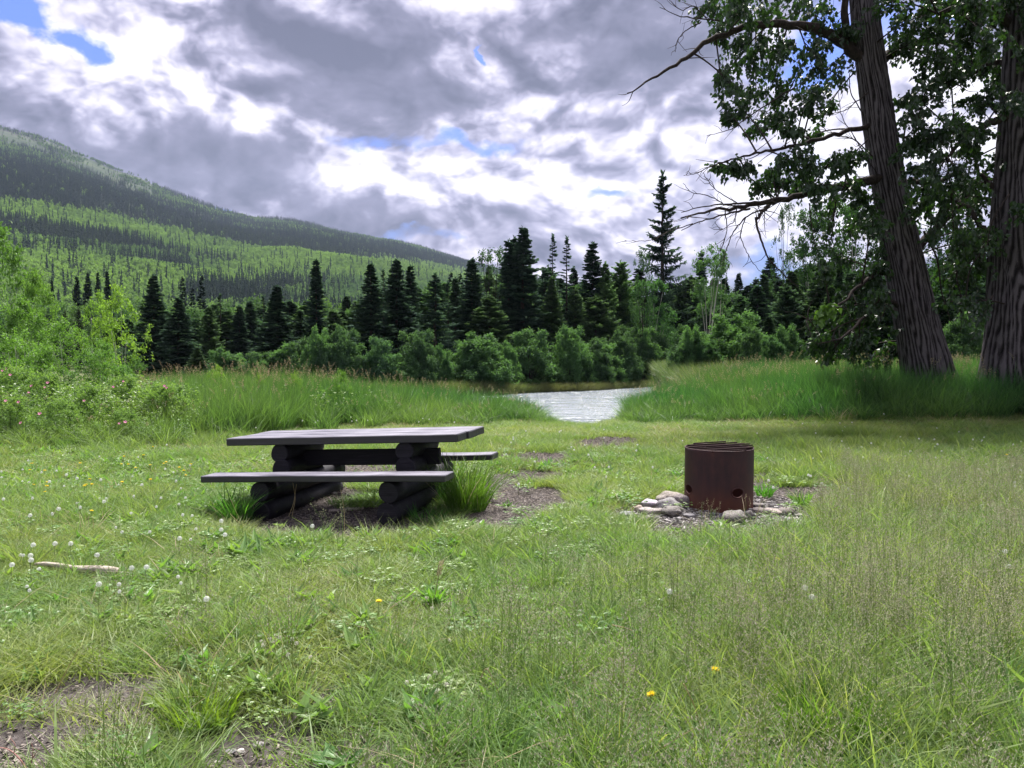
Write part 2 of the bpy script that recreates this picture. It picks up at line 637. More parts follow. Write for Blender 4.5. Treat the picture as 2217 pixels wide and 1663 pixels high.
# river
g = Geo()
xs = np.linspace(-70, 110, 60)
ys = np.linspace(14, 125, 60)
XX, YY = np.meshgrid(xs, ys)
ii, jj = np.meshgrid(np.arange(59), np.arange(59), indexing='ij')
ii, jj = ii.ravel(), jj.ravel()
g.add(np.c_[XX.ravel(), YY.ravel(), np.full(XX.size, WATER_Z)],
      np.stack([ii * 60 + jj, ii * 60 + jj + 1, (ii + 1) * 60 + jj + 1, (ii + 1) * 60 + jj], 1))
m, t, b, out = mat('river_water')
pos = b.geo()
wn = b.noise(b.v('MULTIPLY', pos, (.40, 1.5, 1)), 1.5, 4, .6, .5)
wn2 = b.noise(b.v('MULTIPLY', pos, (.25, 1.0, 1)), .6, 3, .5)
p = principled(b, b.mix(wn2, (.17, .20, .24), (.26, .30, .35)), .09, 1.0, b.add(b.mul(wn, .6), b.mul(wn2, .4)), .34, .9)
p.inputs['IOR'].default_value = 1.33
t.links.new(p.outputs[0], out.inputs[0])
tag(obj('river', g.mesh('river', m, True)), kind='structure')

# mountain
ua = np.linspace(-1.5, 1.35, 330)
yy = np.concatenate([np.geomspace(310, 2700, 260), [3000, 3600]])
U, YY = np.meshgrid(ua, yy)
XX = U * YY
ZZ = hill_z(XX, YY)
ZZ[0] = -1.0
g = Geo()
n_u = len(ua)
ii, jj = np.meshgrid(np.arange(len(yy) - 1), np.arange(n_u - 1), indexing='ij')
ii, jj = ii.ravel(), jj.ravel()
g.add(np.c_[XX.ravel(), YY.ravel(), ZZ.ravel()], np.stack([ii * n_u + jj, ii * n_u + jj + 1, (ii + 1) * n_u + jj + 1, (ii + 1) * n_u + jj], 1))
m, t, b, out = mat('mountain_ground')
pos = b.geo()
n1 = b.noise(pos, .012, 8, .65)
rock = b.smooth(b.noise(pos, .02, 6, .7), .45, .6)
c = b.mix(b.smooth(n1, .4, .6), (.022, .036, .020), (.045, .062, .030))
hh = b.xyz(pos)
c = b.mix(b.mul(b.smooth(hh[2], 540, 620), rock), c, (.045, .038, .046))
p = principled(b, c, .95, .1, n1, 6, .6)
t.links.new(p.outputs[0], out.inputs[0])
tag(obj('mountain', g.mesh('mountain', m, True)), kind='structure')

# ------------------------------------------------------------------ picnic table
def plank_mat(name, c1, c2, c3, rough=.42, spec=.5, top=False):
    m, t, b, out = mat(name)
    tc = t.nodes.new('ShaderNodeTexCoord').outputs['Object']
    grain = b.noise(b.v('MULTIPLY', tc, (1.2, 26, 26)), 3.2, 6, .65, .3)
    wear = b.noise(b.v('MULTIPLY', tc, (1, 2.2, 2.2)), 3.0, 5, .6)
    c = b.ramp(b.add(b.mul(grain, .55), b.mul(wear, .45)), [(.30, c1), (.52, c2), (.74, c3)])
    kn = b.voronoi(b.v('MULTIPLY', tc, (1, 2.6, 2.6)), 1.7)
    c = b.mix(b.smooth(kn, .10, .05), c, c1)
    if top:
        # weather bleaching plus the sky's sheen, put into the colour of upward faces
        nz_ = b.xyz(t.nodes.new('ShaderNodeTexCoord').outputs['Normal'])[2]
        bl_sheen = b.ramp(b.add(b.mul(grain, .6), b.mul(wear, .4)), [(.32, (.024, .021, .036)), (.48, (.085, .079, .118)), (.66, (.20, .19, .25))])
        c = b.mix(b.smooth(nz_, .5, .9), c, b.mix(b.smooth(kn, .10, .05), bl_sheen, c1))
    p = principled(b, c, b.smooth(wear, .3, .7, rough - .08, rough + .16), spec, grain, .004, .7)
    t.links.new(p.outputs[0], out.inputs[0])
    return m


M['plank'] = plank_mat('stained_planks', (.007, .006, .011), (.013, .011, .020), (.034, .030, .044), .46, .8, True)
M['log'] = plank_mat('stained_logs', (.005, .0045, .008), (.013, .012, .018), (.042, .038, .050), .6, .25)

table = empty('picnic_table', (-1.547, 7.66, -.01), (0, -.043, -.249))
tag(table, 'dark stained log picnic table with plank top and two attached benches', 'picnic table')


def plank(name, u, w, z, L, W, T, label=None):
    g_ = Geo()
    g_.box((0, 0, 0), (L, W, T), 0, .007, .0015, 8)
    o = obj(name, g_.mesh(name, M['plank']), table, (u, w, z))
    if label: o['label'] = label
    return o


PW = .275
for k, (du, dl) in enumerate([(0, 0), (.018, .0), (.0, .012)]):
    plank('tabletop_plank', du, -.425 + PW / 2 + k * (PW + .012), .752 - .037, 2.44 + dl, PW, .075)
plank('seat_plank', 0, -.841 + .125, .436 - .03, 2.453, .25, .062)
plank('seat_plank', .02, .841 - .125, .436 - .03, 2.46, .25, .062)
g_ = Geo()
g_.box((0, 0, 0), (1.74, .055, .16), 0, .005, .001, 6)
obj('stretcher_beam', g_.mesh('stretcher_beam', M['log']), table, (.02, 0, .500))


def log(u, w0, w1, z, r0, r1, seed):
    rr = np.random.default_rng(seed)
    n = 14
    s = np.linspace(0, 1, n)
    pts = np.c_[u + .008 * np.sin(s * 5 + seed), w0 + (w1 - w0) * s, z + .004 * np.sin(s * 7 + seed)]
    rad = (r0 + (r1 - r0) * s) * (1 + .03 * np.sin(s * 9 + seed * 2))
    rad[0] *= .93
    rad[-1] *= .93
    pts[0, 1] -= .0
    th = np.linspace(0, 2 * math.pi, 22, endpoint=False)
    wob = 1 + .035 * np.sin(th * 2 + seed)[None] + .02 * np.sin(th * 5 + s[:, None] * 4)
    g_ = Geo()
    pts = np.insert(pts, 1, pts[0] + (pts[1] - pts[0]) * .08, 0)
    rad = np.insert(rad, 1, rad[0] / .93)
    wob = np.insert(wob, 1, wob[0], 0)
    g_.tube(pts, rad, 22, 0, wob=wob)
    # end grain: a slightly proud ring and a check crack
    o = obj('log', g_.mesh('log', M['log'], False), table)
    for p_ in o.data.polygons:
        p_.use_smooth = len(p_.vertices) == 4
    return o


for sx_, sd_ in ((-.655, 1), (.655, 5)):
    log(sx_ - .01, -.775, .775, .075, .108, .100, sd_)
    log(sx_ + .01, -.785, .785, .272, .100, .104, sd_ + 1)
    log(sx_ + .01, -.385, .385, .440, .094, .090, sd_ + 2)
    log(sx_, -.375, .375, .592, .090, .092, sd_ + 3)

# ------------------------------------------------------------------ fire ring
m, t, b, out = mat('rusted_steel')
tc = t.nodes.new('ShaderNodeTexCoord').outputs['Object']
ox, oy, oz = b.xyz(tc)
n1 = b.noise(tc, 3.2, 7, .72)
n2 = b.noise(b.v('MULTIPLY', tc, (1, 1, .22)), 16, 5, .6)
c = b.ramp(b.add(b.mul(n1, .6), b.mul(n2, .4)), [(.28, (.013, .008, .011)), (.44, (.036, .016, .020)), (.58, (.058, .022, .024)), (.74, (.13, .045, .032))])
low = b.smooth(b.add(oz, b.mul(b.sub(n1, .5), .5)), .30, .02)
c = b.mix(b.mul(low, .75), c, (.125, .040, .024))
p = principled(b, c, .62, .4, b.add(b.mul(n1, .5), b.mul(n2, .5)), .006, .6, 0.15)
t.links.new(p.outputs[0], out.inputs[0])
M['rust'] = m
RX, RY, RR, RH = 2.095, 7.64, .338, .595
ring = empty('fire_ring', (RX, RY, -.01), (0, 0, 0))
tag(ring, 'rusty steel campfire ring with air holes and a bar grate on top', 'fire ring')
g_ = Geo()
NA, NZ = 320, 70
th = np.linspace(0, 2 * math.pi, NA, endpoint=False)
zs = np.linspace(0, RH, NZ)
face_dir = math.atan2(-RY, -RX)                       # towards the viewer
holes = [face_dir + math.radians(a) for a in (-58, 32, 122, 212)]
for Rr, flip in ((RR, False), (RR - .006, True)):
    TH, ZS = np.meshgrid(th, zs)
    rr = Rr * (1 + .012 * np.sin(TH * 2 + .6) + .004 * np.sin(TH * 5 + ZS * 4) + .003 * np.sin(TH * 9 - ZS * 7))
    V = np.stack([rr * np.cos(TH), rr * np.sin(TH), ZS], -1).reshape(-1, 3)
    i, j = np.meshgrid(np.arange(NZ - 1), np.arange(NA), indexing='ij')
    i, j = i.ravel(), j.ravel()
    q = np.stack([i * NA + j, i * NA + (j + 1) % NA, (i + 1) * NA + (j + 1) % NA, (i + 1) * NA + j], 1)
    tc_ = th[j] + math.pi / NA
    zc_ = zs[i] + (zs[1] - zs[0]) / 2
    keep = np.ones(len(q), bool)
    for h in holes:
        da = (tc_ - h + math.pi) % (2 * math.pi) - math.pi
        keep &= (da * Rr / .062) ** 2 + ((zc_ - .195) / .045) ** 2 > 1
    q = q[keep]
    g_.add(V, q[:, ::-1] if flip else q)
top = np.stack([np.arange(NA) + (NZ - 1) * NA, (np.arange(NA) + 1) % NA + (NZ - 1) * NA], 1)
n_in = NA * NZ
g_.f.append((np.c_[top, top[:, ::-1] + n_in], 0))
obj('steel_drum', g_.mesh('steel_drum', M['rust'], True), ring)
for h in holes:
    g_ = Geo()
    a = np.linspace(0, 2 * math.pi, 25)
    hh_ = h + np.cos(a) * .065 / RR
    g_.tube(np.c_[(RR + .002) * np.cos(hh_), (RR + .002) * np.sin(hh_), .195 + .048 * np.sin(a)], .0065, 6, cap=False)
    obj('hole_rim', g_.mesh('hole_rim', M['rust'], True), ring)
g_ = Geo()
a = np.linspace(0, 2 * math.pi, 49)
g_.tube(np.c_[(RR - .002) * np.cos(a), (RR - .002) * np.sin(a), np.full(49, RH + .003)], .006, 6, cap=False)
obj('top_rim', g_.mesh('top_rim', M['rust'], True), ring)
M['soot'] = M['rust'].copy()
M['soot'].name = 'sooty_steel'
for nd in M['soot'].node_tree.nodes:
    if nd.type == 'BSDF_PRINCIPLED':
        nd.inputs['Roughness'].default_value, nd.inputs['Specular IOR Level'].default_value, nd.inputs['Metallic'].default_value = .9, .08, 0
for nd in M['soot'].node_tree.nodes:
    if nd.type == 'VALTORGB':
        for e_ in nd.color_ramp.elements:
            e_.color = [q_ * .45 for q_ in e_.color[:3]] + [1]
    if nd.type == 'MIX' and abs(nd.inputs[7].default_value[0] - .125) < .001:
        nd.inputs[7].default_value = (.02, .012, .012, 1)
grate = empty('grate', (0, 0, RH + .014), (.02, -.05, math.radians(4)))
grate.parent = ring
for k in range(8):
    w = -.287 + k * .082
    L = math.sqrt(max(RR ** 2 - w * w, .01)) - .004
    g_ = Geo()
    g_.box((0, 0, 0), (2 * L, .024, .011), 0, .002, .0006, 3)
    obj('bar', g_.mesh('bar', M['soot']), grate, (0, w, .004 * math.sin(k * 2.1)))
for u in (-.13, .13):
    g_ = Geo()
    g_.box((0, 0, 0), (.56, .02, .008), 0, .002)
    obj('cross_bar', g_.mesh('cross_bar', M['soot']), grate, (u, 0, -.010), (0, 0, math.pi / 2))

# ------------------------------------------------------------------ stones
m, t, b, out = mat('river_stone')
tc = t.nodes.new('ShaderNodeTexCoord').outputs['Object']
oi = t.nodes.new('ShaderNodeObjectInfo')
n1 = b.noise(b.v('ADD', tc, b.v('SCALE', oi.outputs['Location'], s=3.0)), 14, 6, .6)
n2 = b.noise(tc, 90, 3, .6)
c = b.mix(b.smooth(n1, .35, .65), (.20, .19, .185), (.42, .40, .41))
c = b.mix(b.smooth(n2, .58, .7), c, (.10, .09, .09))
c = b.mix(1.0, c, oi.outputs['Color'], 'MULTIPLY')
p = principled(b, c, .8, .3, b.add(b.mul(n1, .7), b.mul(n2, .3)), .01, .5)
t.links.new(p.outputs[0], out.inputs[0])
M['stone'] = m


def stone_mesh(seed, flat=.65, angular=.0):
    import bmesh
    bm = bmesh.new()
    bmesh.ops.create_icosphere(bm, subdivisions=4, radius=.5)
    V = np.array([v.co[:] for v in bm.verts])
    r = np.random.default_rng(seed)
    n = unit(V)
    d = np.ones(len(V))
    for k in range(7):
        a = unit(r.normal(size=3))
        d += (.10 + .1 * angular) / (1 + k * .4) * np.sin((n @ a) * (1.6 + k * .9) + r.uniform(0, 6))
    for k in range(5 if angular else 2):
        a = unit(r.normal(size=3))
        cut = n @ a
        lim = r.uniform(.72, .88)
        d = np.where(cut > lim, d * lim / cut, d)
    V = n * .5 * d[:, None] * np.array([1, .78, flat])
    for v, c_ in zip(bm.verts, V):
        v.co = c_
    for f in bm.faces:
        f.smooth = True
    me = bpy.data.meshes.new('stone')
    bm.to_mesh(me)
    bm.free()
    me.materials.append(M['stone'])
    return me


SM = [stone_mesh(s, fl, an) for s, fl, an in ((1, .6, 0), (2, .75, .4), (3, .55, 0), (4, .7, .8), (5, .6, .5))]
# (name, centre px, base py, width px, height px, mesh, colour, label)
STONES = [
    (1409, 1098, 37, 22, 0, (1.25, 1.15, 1.35), 'pale lavender oval stone on top of the pile left of the fire ring'),
    (1359, 1117, 31, 17, 2, (.75, .78, .85), 'smooth grey stone lying outermost left of the pile by the fire ring'),
    (1383, 1108, 21, 17, 1, (1.0, .85, .75), 'small tan stone between the outermost grey and the pale lavender stone'),
    (1402, 1113, 40, 17, 4, (.95, .88, .85), 'long tan grey stone lying below the pale lavender stone'),
    (1445, 1106, 48, 32, 1, (.62, .62, .64), 'large grey angular stone in the middle of the pile left of the ring'),
    (1460, 1117, 42, 23, 3, (.50, .48, .46), 'dark flat stone at the front of the pile, touching the fire ring'),
    (1454, 1088, 52, 30, 0, (.72, .66, .60), 'big rounded tan stone at the back of the pile left of the ring'),
    (1474, 1098, 34, 34, 4, (.66, .60, .60), 'upright grey stone leaning on the left side of the fire ring'),
    (1477, 1100, 12, 17, 2, (1.35, 1.3, 1.3), 'tiny pale upright stone wedged against the fire ring'),
    (1596, 1131, 50, 30, 3, (.52, .50, .48), 'dark grey boulder in front of the right side of the fire ring'),
    (1622, 1124, 24, 24, 1, (.40, .38, .38), 'small charred stone right beside the dark boulder'),
    (1646, 1114, 34, 18, 4, (.60, .54, .52), 'brownish stone just right of the fire ring foot'),
    (1675, 1113, 46, 17, 0, (.85, .76, .70), 'long tan stone in the row right of the fire ring'),
    (1706, 1114, 32, 18, 3, (.55, .50, .48), 'brown stone at the right end of the row beside the ring'),
    (1474, 1124, 13, 10, 2, (1.2, 1.2, 1.25), 'small pale pebble in the ash left in front of the ring'),
    (1689, 1127, 18, 9, 2, (1.1, 1.08, 1.1), 'flat pale chip of stone in the gravel right of the ring'),
    (1735, 1116, 16, 8, 0, (1.15, 1.1, 1.1), 'flat whitish stone at the right edge of the gravel'),
    (360, 1249, 17, 13, 1, (1.9, 1.9, 1.9), 'white stone lying alone in the grass right of the dead stick'),
    (513, 1632, 17, 14, 2, (1.8, 1.75, 1.65), 'white oval pebble on the bare soil at the bottom left'),
    (490, 1632, 24, 13, 0, (.75, .75, .78), 'grey pebble touching the white oval pebble'),
    (553, 1620, 24, 12, 3, (.80, .78, .80), 'grey flat pebble right of the white oval pebble'),
    (1425, 1112, 26, 14, 1, (.7, .66, .64), 'grey brown stone in the pile, below the big grey angular one on the left'),
    (1436, 1090, 26, 20, 3, (.8, .74, .70), 'tan stone between the pale lavender stone and the big rounded tan stone'),
    (1490, 1120, 22, 11, 4, (.6, .6, .64), 'flat grey stone at the ring foot, left front'),
    (1655, 1125, 24, 12, 1, (.62, .6, .6), 'grey stone in front of the row right of the ring'),
    (1640, 1100, 22, 14, 4, (.5, .47, .46), 'dark stone touching the right side of the ring'),
    (1715, 1125, 20, 10, 0, (.8, .76, .74), 'small tan stone in front of the brown stone at the row end'),
    (1560, 1136, 18, 8, 2, (.75, .75, .8), 'small grey stone in the ash in front of the ring'),
    (1530, 1140, 14, 7, 1, (.9, .88, .9), 'small pale stone in the ash, left of the small grey one'),
    (458, 1655, 14, 9, 4, (1.3, 1.25, 1.2), 'small pale pebble near the bottom edge on bare soil'),
]
for k, (px, pb, w, h, mi_, c_, lab) in enumerate(STONES):
    q_ = on_ground(px, pb)
    q_[1] += .06
    s_ = w / F_PX * q_[1] * 1.08
    hz_ = h / F_PX * q_[1]
    flat = SM[mi_].vertices
    o = obj('stone', SM[mi_], None, (q_[0] * 1.005, q_[1], float(land_z(q_[0], q_[1])) - .025 + hz_ * .42), (0, 0, k * 1.3 % .7 - .35), (s_, s_, hz_ * 1.45))
    o.color = (*c_, 1)
    tag(o, lab, 'stone')

# gravel, wood chips and ash on the bare places: far too many to count
def scatter_mesh(name, n, ok, build, label):
    pass

# ------------------------------------------------------------------ conifers
def conifer_meshes(seed, H=10.0, Rb=1.6, whorl=.24, per=7, n_sp=9, droop=.35, tip_up=.12, gap=.0, sp=.42, spw=.15, shape=.85, bare_low=.03,
                   hang=0, ragged=.25):
    r = np.random.default_rng(seed)
    g_ = Geo()
    z = H * bare_low
    P0, D0, LEN = [], [], []
    while z < H * .985:
        k = z / H
        rad_z = Rb * ((1 - k) ** shape) * (.55 + .45 * sstep(0, .16, k)) + .05
        cnt = max(3, int(per * (.55 + .45 * (1 - k))))
        for q in range(cnt):
            a = r.uniform(0, 2 * math.pi)
            if r.random() < gap: continue
            P0.append((0, 0, z + r.uniform(-.5, .5) * whorl))
            D0.append((math.cos(a), math.sin(a), k))
            LEN.append(rad_z * (1 + r.uniform(-ragged, ragged * .8)))
        z += whorl * (1.0 - .5 * k) * r.uniform(.8, 1.2)
    P0, D0, LEN = np.array(P0), np.array(D0), np.array(LEN)
    nb = len(P0)
    s = (np.arange(n_sp) + .6) / n_sp
    S = s[None] + r.uniform(-.04, .04, (nb, n_sp))
    kk = D0[:, 2:3]
    dr = droop * (1.15 - 1.6 * kk) + r.uniform(-.1, .1, (nb, 1))
    def pos(S):
        out_ = LEN[:, None] * S
        zz = -dr * out_ + (dr * .55 + tip_up) * out_ * S
        return np.stack([D0[:, 0:1] * out_, D0[:, 1:2] * out_, P0[:, 2:3] + zz], -1)
    P = pos(S)
    T = unit(pos(S + .05) - pos(S))
    side = np.stack([-D0[:, 1], D0[:, 0], np.zeros(nb)], -1)[:, None]
    up = np.array([0, 0, 1.0])
    L = sp * (.55 + .75 * (1 - S)) * (.35 + .75 * LEN[:, None] / Rb) * r.uniform(.75, 1.25, S.shape)
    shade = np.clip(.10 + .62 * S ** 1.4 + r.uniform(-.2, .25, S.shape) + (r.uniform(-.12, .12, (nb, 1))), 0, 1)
    for sg in (-1, 1, 0):
        d = T * (.75 if sg else 1.0) + side * sg * .85 + up * (-.18 if sg else .05)
        d = d + r.normal(0, .16, d.shape)
        nn = up + r.normal(0, .35, d.shape)
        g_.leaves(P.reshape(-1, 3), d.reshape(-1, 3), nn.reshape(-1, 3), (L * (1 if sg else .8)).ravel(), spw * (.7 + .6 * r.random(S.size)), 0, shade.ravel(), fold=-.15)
    if hang:
        for _ in range(hang):
            d = -up * 1.0 + T * .3 + r.normal(0, .25, P.shape)
            g_.leaves(P.reshape(-1, 3), d.reshape(-1, 3), (side + r.normal(0, .5, P.shape)).reshape(-1, 3), (L * .8).ravel(), spw * .8, 0, (shade * .7).ravel())
    # leader
    n_t = 26
    zt = H * r.uniform(.94, 1.0, n_t)
    a = r.uniform(0, 6.28, n_t)
    g_.leaves(np.c_[np.zeros(n_t), np.zeros(n_t), zt], np.c_[np.cos(a) * .6, np.sin(a) * .6, np.full(n_t, .8)], r.normal(0, 1, (n_t, 3)), .22, .07, 0, .5)
    g_.leaves([(0, 0, H * .97)] * 2, [(0.02, 0, 1)] * 2, [(1, 0, 0), (0, 1, 0)], H * .035, .07, 0, .5)
    gt = Geo()
    zz = np.linspace(-.4, H * .97, 9)
    gt.tube(np.c_[.02 * np.sin(zz), .02 * np.cos(zz * 1.3), zz], np.linspace(.16, .012, 9) * (Rb / 1.6) ** .5, 7)
    return g_, gt


CONIF = {}
def conif(key, mkey, **kw):
    a, b_ = conifer_meshes(**kw)
    CONIF[key] = (a.mesh('crown', M[mkey]), b_.mesh('trunk', M['conifer_bark'], True), kw.get('H', 10.0), kw.get('Rb', 1.6))


conif('wide0', 'needle', seed=1, per=10, spw=.20, sp=.46)
conif('wide1', 'needle', seed=2, droop=.45, per=9, ragged=.35, spw=.20, sp=.46)
conif('wide2', 'needle', seed=12, droop=.3, per=11, ragged=.3, shape=.7, spw=.19, sp=.45)
conif('column', 'needle', seed=3, Rb=1.05, shape=.55, per=10, sp=.40, spw=.18, droop=.7, tip_up=.1, ragged=.3)
conif('old', 'needle', seed=4, Rb=1.6, whorl=.27, per=6, gap=.18, droop=.75, tip_up=.25, sp=.40, spw=.10, shape=.75, hang=1, ragged=.45, n_sp=11)
conif('thin', 'needle', seed=5, Rb=1.1, whorl=.30, per=5, gap=.25, droop=.25, sp=.36, spw=.10, shape=.8, ragged=.5)
conif('pine0', 'pine', seed=6, Rb=1.7, whorl=.24, per=9, droop=-.35, tip_up=.3, sp=.5, spw=.20, shape=.62, ragged=.4, gap=.1)
conif('pine1', 'pine', seed=7, Rb=1.9, whorl=.24, per=10, droop=-.2, tip_up=.3, sp=.5, spw=.21, shape=.5, ragged=.45, gap=.12)
conif('young', 'pine', seed=8, Rb=1.9, whorl=.26, per=12, droop=.12, tip_up=.2, sp=.5, spw=.21, shape=.95)


# ------------------------------------------------------------------ broadleaf crowns
def broadleaf(seed, H, clumps, leafL, leafW, n_sh, n_lf, mat_key, bark_key, stems, sh_len=.6, up=.5, hang=.2, trunk_r=.08, lean=0.0, shade_in=True):
    """clumps: rows (x,y,z,r). shoots start in a clump and carry leaves; stems run from the foot to clump centres"""
    r = np.random.default_rng(seed)
    g_ = Geo()
    C = np.array(clumps, float)
    cen = C[:, :3].mean(0)
    base_v = r.uniform(.2, .8, len(C))
    P, D, V, LL = [], [], [], []
    for (x, y, z, rc), bv_ in zip(C, base_v):
        d = unit(r.normal(0, 1, (n_sh, 3)) + np.array([0, 0, up]) + unit(np.array([x, y, z]) - cen) * .5)
        ln = rc * r.uniform(.6, 1.25, n_sh)
        s = r.uniform(.12, 1.0, (n_sh, n_lf)) ** .75
        p = np.array([x, y, z]) + d[:, None] * (ln[:, None] * s)[..., None] + r.normal(0, leafL * .5, (n_sh, n_lf, 3))
        p[..., 2] -= hang * (s * rc) ** 2
        P.append(p.reshape(-1, 3))
        ld = d[:, None] * .6 + r.normal(0, .7, p.shape) + np.array([0, 0, -.25])
        D.append(ld.reshape(-1, 3))
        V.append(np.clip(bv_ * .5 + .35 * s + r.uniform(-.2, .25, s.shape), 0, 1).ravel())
        LL.append(np.full(s.size, leafL) * r.uniform(.7, 1.25, s.size))
    P, D, V, LL = np.concatenate(P), np.concatenate(D), np.concatenate(V), np.concatenate(LL)
    nn = r.normal(0, .6, P.shape) + np.array([0, 0, 1.0])
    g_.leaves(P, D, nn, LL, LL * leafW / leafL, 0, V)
    gt = Geo()
    order = r.permutation(len(C))[:stems]
    for k, o_ in enumerate(order):
        e = C[o_, :3]
        n = 7
        t_ = np.linspace(0, 1, n)[:, None]
        foot = np.array([r.normal(0, trunk_r * .8), r.normal(0, trunk_r * .8), -.3])
        mid = np.array([e[0] * .25, e[1] * .25, e[2] * .5])
        pts = (1 - t_) ** 2 * foot + 2 * t_ * (1 - t_) * mid + t_ ** 2 * e
        gt.tube(pts, np.linspace(trunk_r if k == 0 else trunk_r * .5, trunk_r * .12, n), 5)
    return g_.mesh('crown', M[mat_key]), gt.mesh('trunk' if bark_key else 'stems', M[bark_key], True), H


def env_clumps(seed, n, H, W, z0, top=.9, rc=.5, prof='round'):
    r = np.random.default_rng(seed)
    out_ = []
    while len(out_) < n:
        z = r.uniform(z0, 1.0)
        k = (z - z0) / (1 - z0)
        rad_z = {'round': math.sqrt(max(0, 1 - (2 * k - .9) ** 2 * .8)), 'bush': (1 - k ** 2.2) ** .6, 'cone': (1 - k) * .9 + .12,
                 'tall': (1 - abs(2 * k - .9) ** 2.2) ** .5 if abs(2 * k - .9) < 1 else .15}[prof]
        a, q = r.uniform(0, 6.283), math.sqrt(r.uniform(.1, 1))
        out_.append((math.cos(a) * q * rad_z * W / 2, math.sin(a) * q * rad_z * W / 2, z * H * top, rc * r.uniform(.7, 1.25)))
    return out_


BROAD = {}
# unit crowns about 4 m across and 4 m high for bushes, 10 m for trees
for k in range(4):
    BROAD[f'bush{k}'] = broadleaf(20 + k, 4.0, env_clumps(20 + k, 84, 4.0, 3.7, .03, .84, .52, 'bush') + [(random.uniform(-1.1, 1.1), random.uniform(-1.1, 1.1), random.uniform(3.2, 3.8), .42) for _ in range(7)], .15, .085, 10, 20, 'willow', 'twig', 14, up=1.3, trunk_r=.06) + (4.2,)
for k in range(2):
    BROAD[f'cotton{k}'] = broadleaf(30 + k, 10.0, env_clumps(30 + k, 60, 10.0, 5.0, .25, .92, .85, 'round'), .17, .13, 9, 16, 'willow', 'pale_bark', 9, up=.6, trunk_r=.15) + (5.6,)
BROAD['aspen_tall'] = broadleaf(40, 10.0, env_clumps(40, 26, 10.0, 3.0, .45, .95, .55, 'tall'), .15, .12, 8, 14, 'willow', 'pale_bark', 5, up=.5, trunk_r=.11) + (3.4,)
BROAD['airy'] = broadleaf(41, 10.0, env_clumps(41, 34, 10.0, 5.2, .42, .93, .6, 'round'), .15, .11, 8, 12, 'willow', 'twig', 9, up=.5, trunk_r=.14) + (5.6,)
BROAD['sapling'] = broadleaf(42, 4.0, env_clumps(42, 44, 4.0, 2.3, .22, .95, .40, 'tall'), .085, .075, 7, 12, 'aspen', 'pale_bark', 9, up=.5, trunk_r=.035) + (2.6,)
BROAD['thicket'] = broadleaf(43, 4.0, env_clumps(43, 60, 4.0, 3.4, .03, .9, .50, 'bush'), .085, .055, 9, 15, 'aspen', 'pale_bark', 14, up=1.0, trunk_r=.04) + (3.8,)
BROAD['thicket1'] = broadleaf(44, 4.0, env_clumps(44, 60, 4.0, 2.8, .05, .9, .50, 'tall'), .09, .06, 9, 15, 'aspen', 'pale_bark', 14, up=.9, trunk_r=.04) + (3.2,)


def place_tree(name, key, px, topy, wpx, D, label, cat, group=None, tint=(1, 1, 1), rz=None, botx=None):
    """a tree standing at distance D whose top is seen at (px, topy)"""
    T = BROAD.get(key) or CONIF[key]
    for _ in range(3):                      # nothing grows in the river
        xx = at(px, topy, D)[0]
        if float(bank_y(xx)) - 1.2 < D < float(far_y(xx)) + 2.2 and D > 22:
            D = float(far_y(xx)) + 2.3 if (D - float(bank_y(xx)) > (float(far_y(xx)) - D) * .5 or px < 1500) else float(bank_y(xx)) - 1.3
    crown, trunk, H = T[0], T[1], T[2]
    Wn = T[3] if key in BROAD else T[3] * 2
    top = at(px, topy, D)
    x = top[0] if botx is None else at(botx, 800, D)[0]
    gz = float(land_z(x, D)) - .05
    h = (top[2] - gz)
    s = h / H
    w = wpx / F_PX * D / Wn
    rt = empty(name, (x, D, gz), (0, 0, random.uniform(0, 6.28) if rz is None else rz), (w, w, s))
    tag(rt, label, cat, group)
    for nm, me in (('trunk', trunk), ('crown', crown)):
        o = obj(nm, me, rt)
        o.color = (*tint, 1) if nm == 'crown' else (1, 1, 1, 1)
    return rt


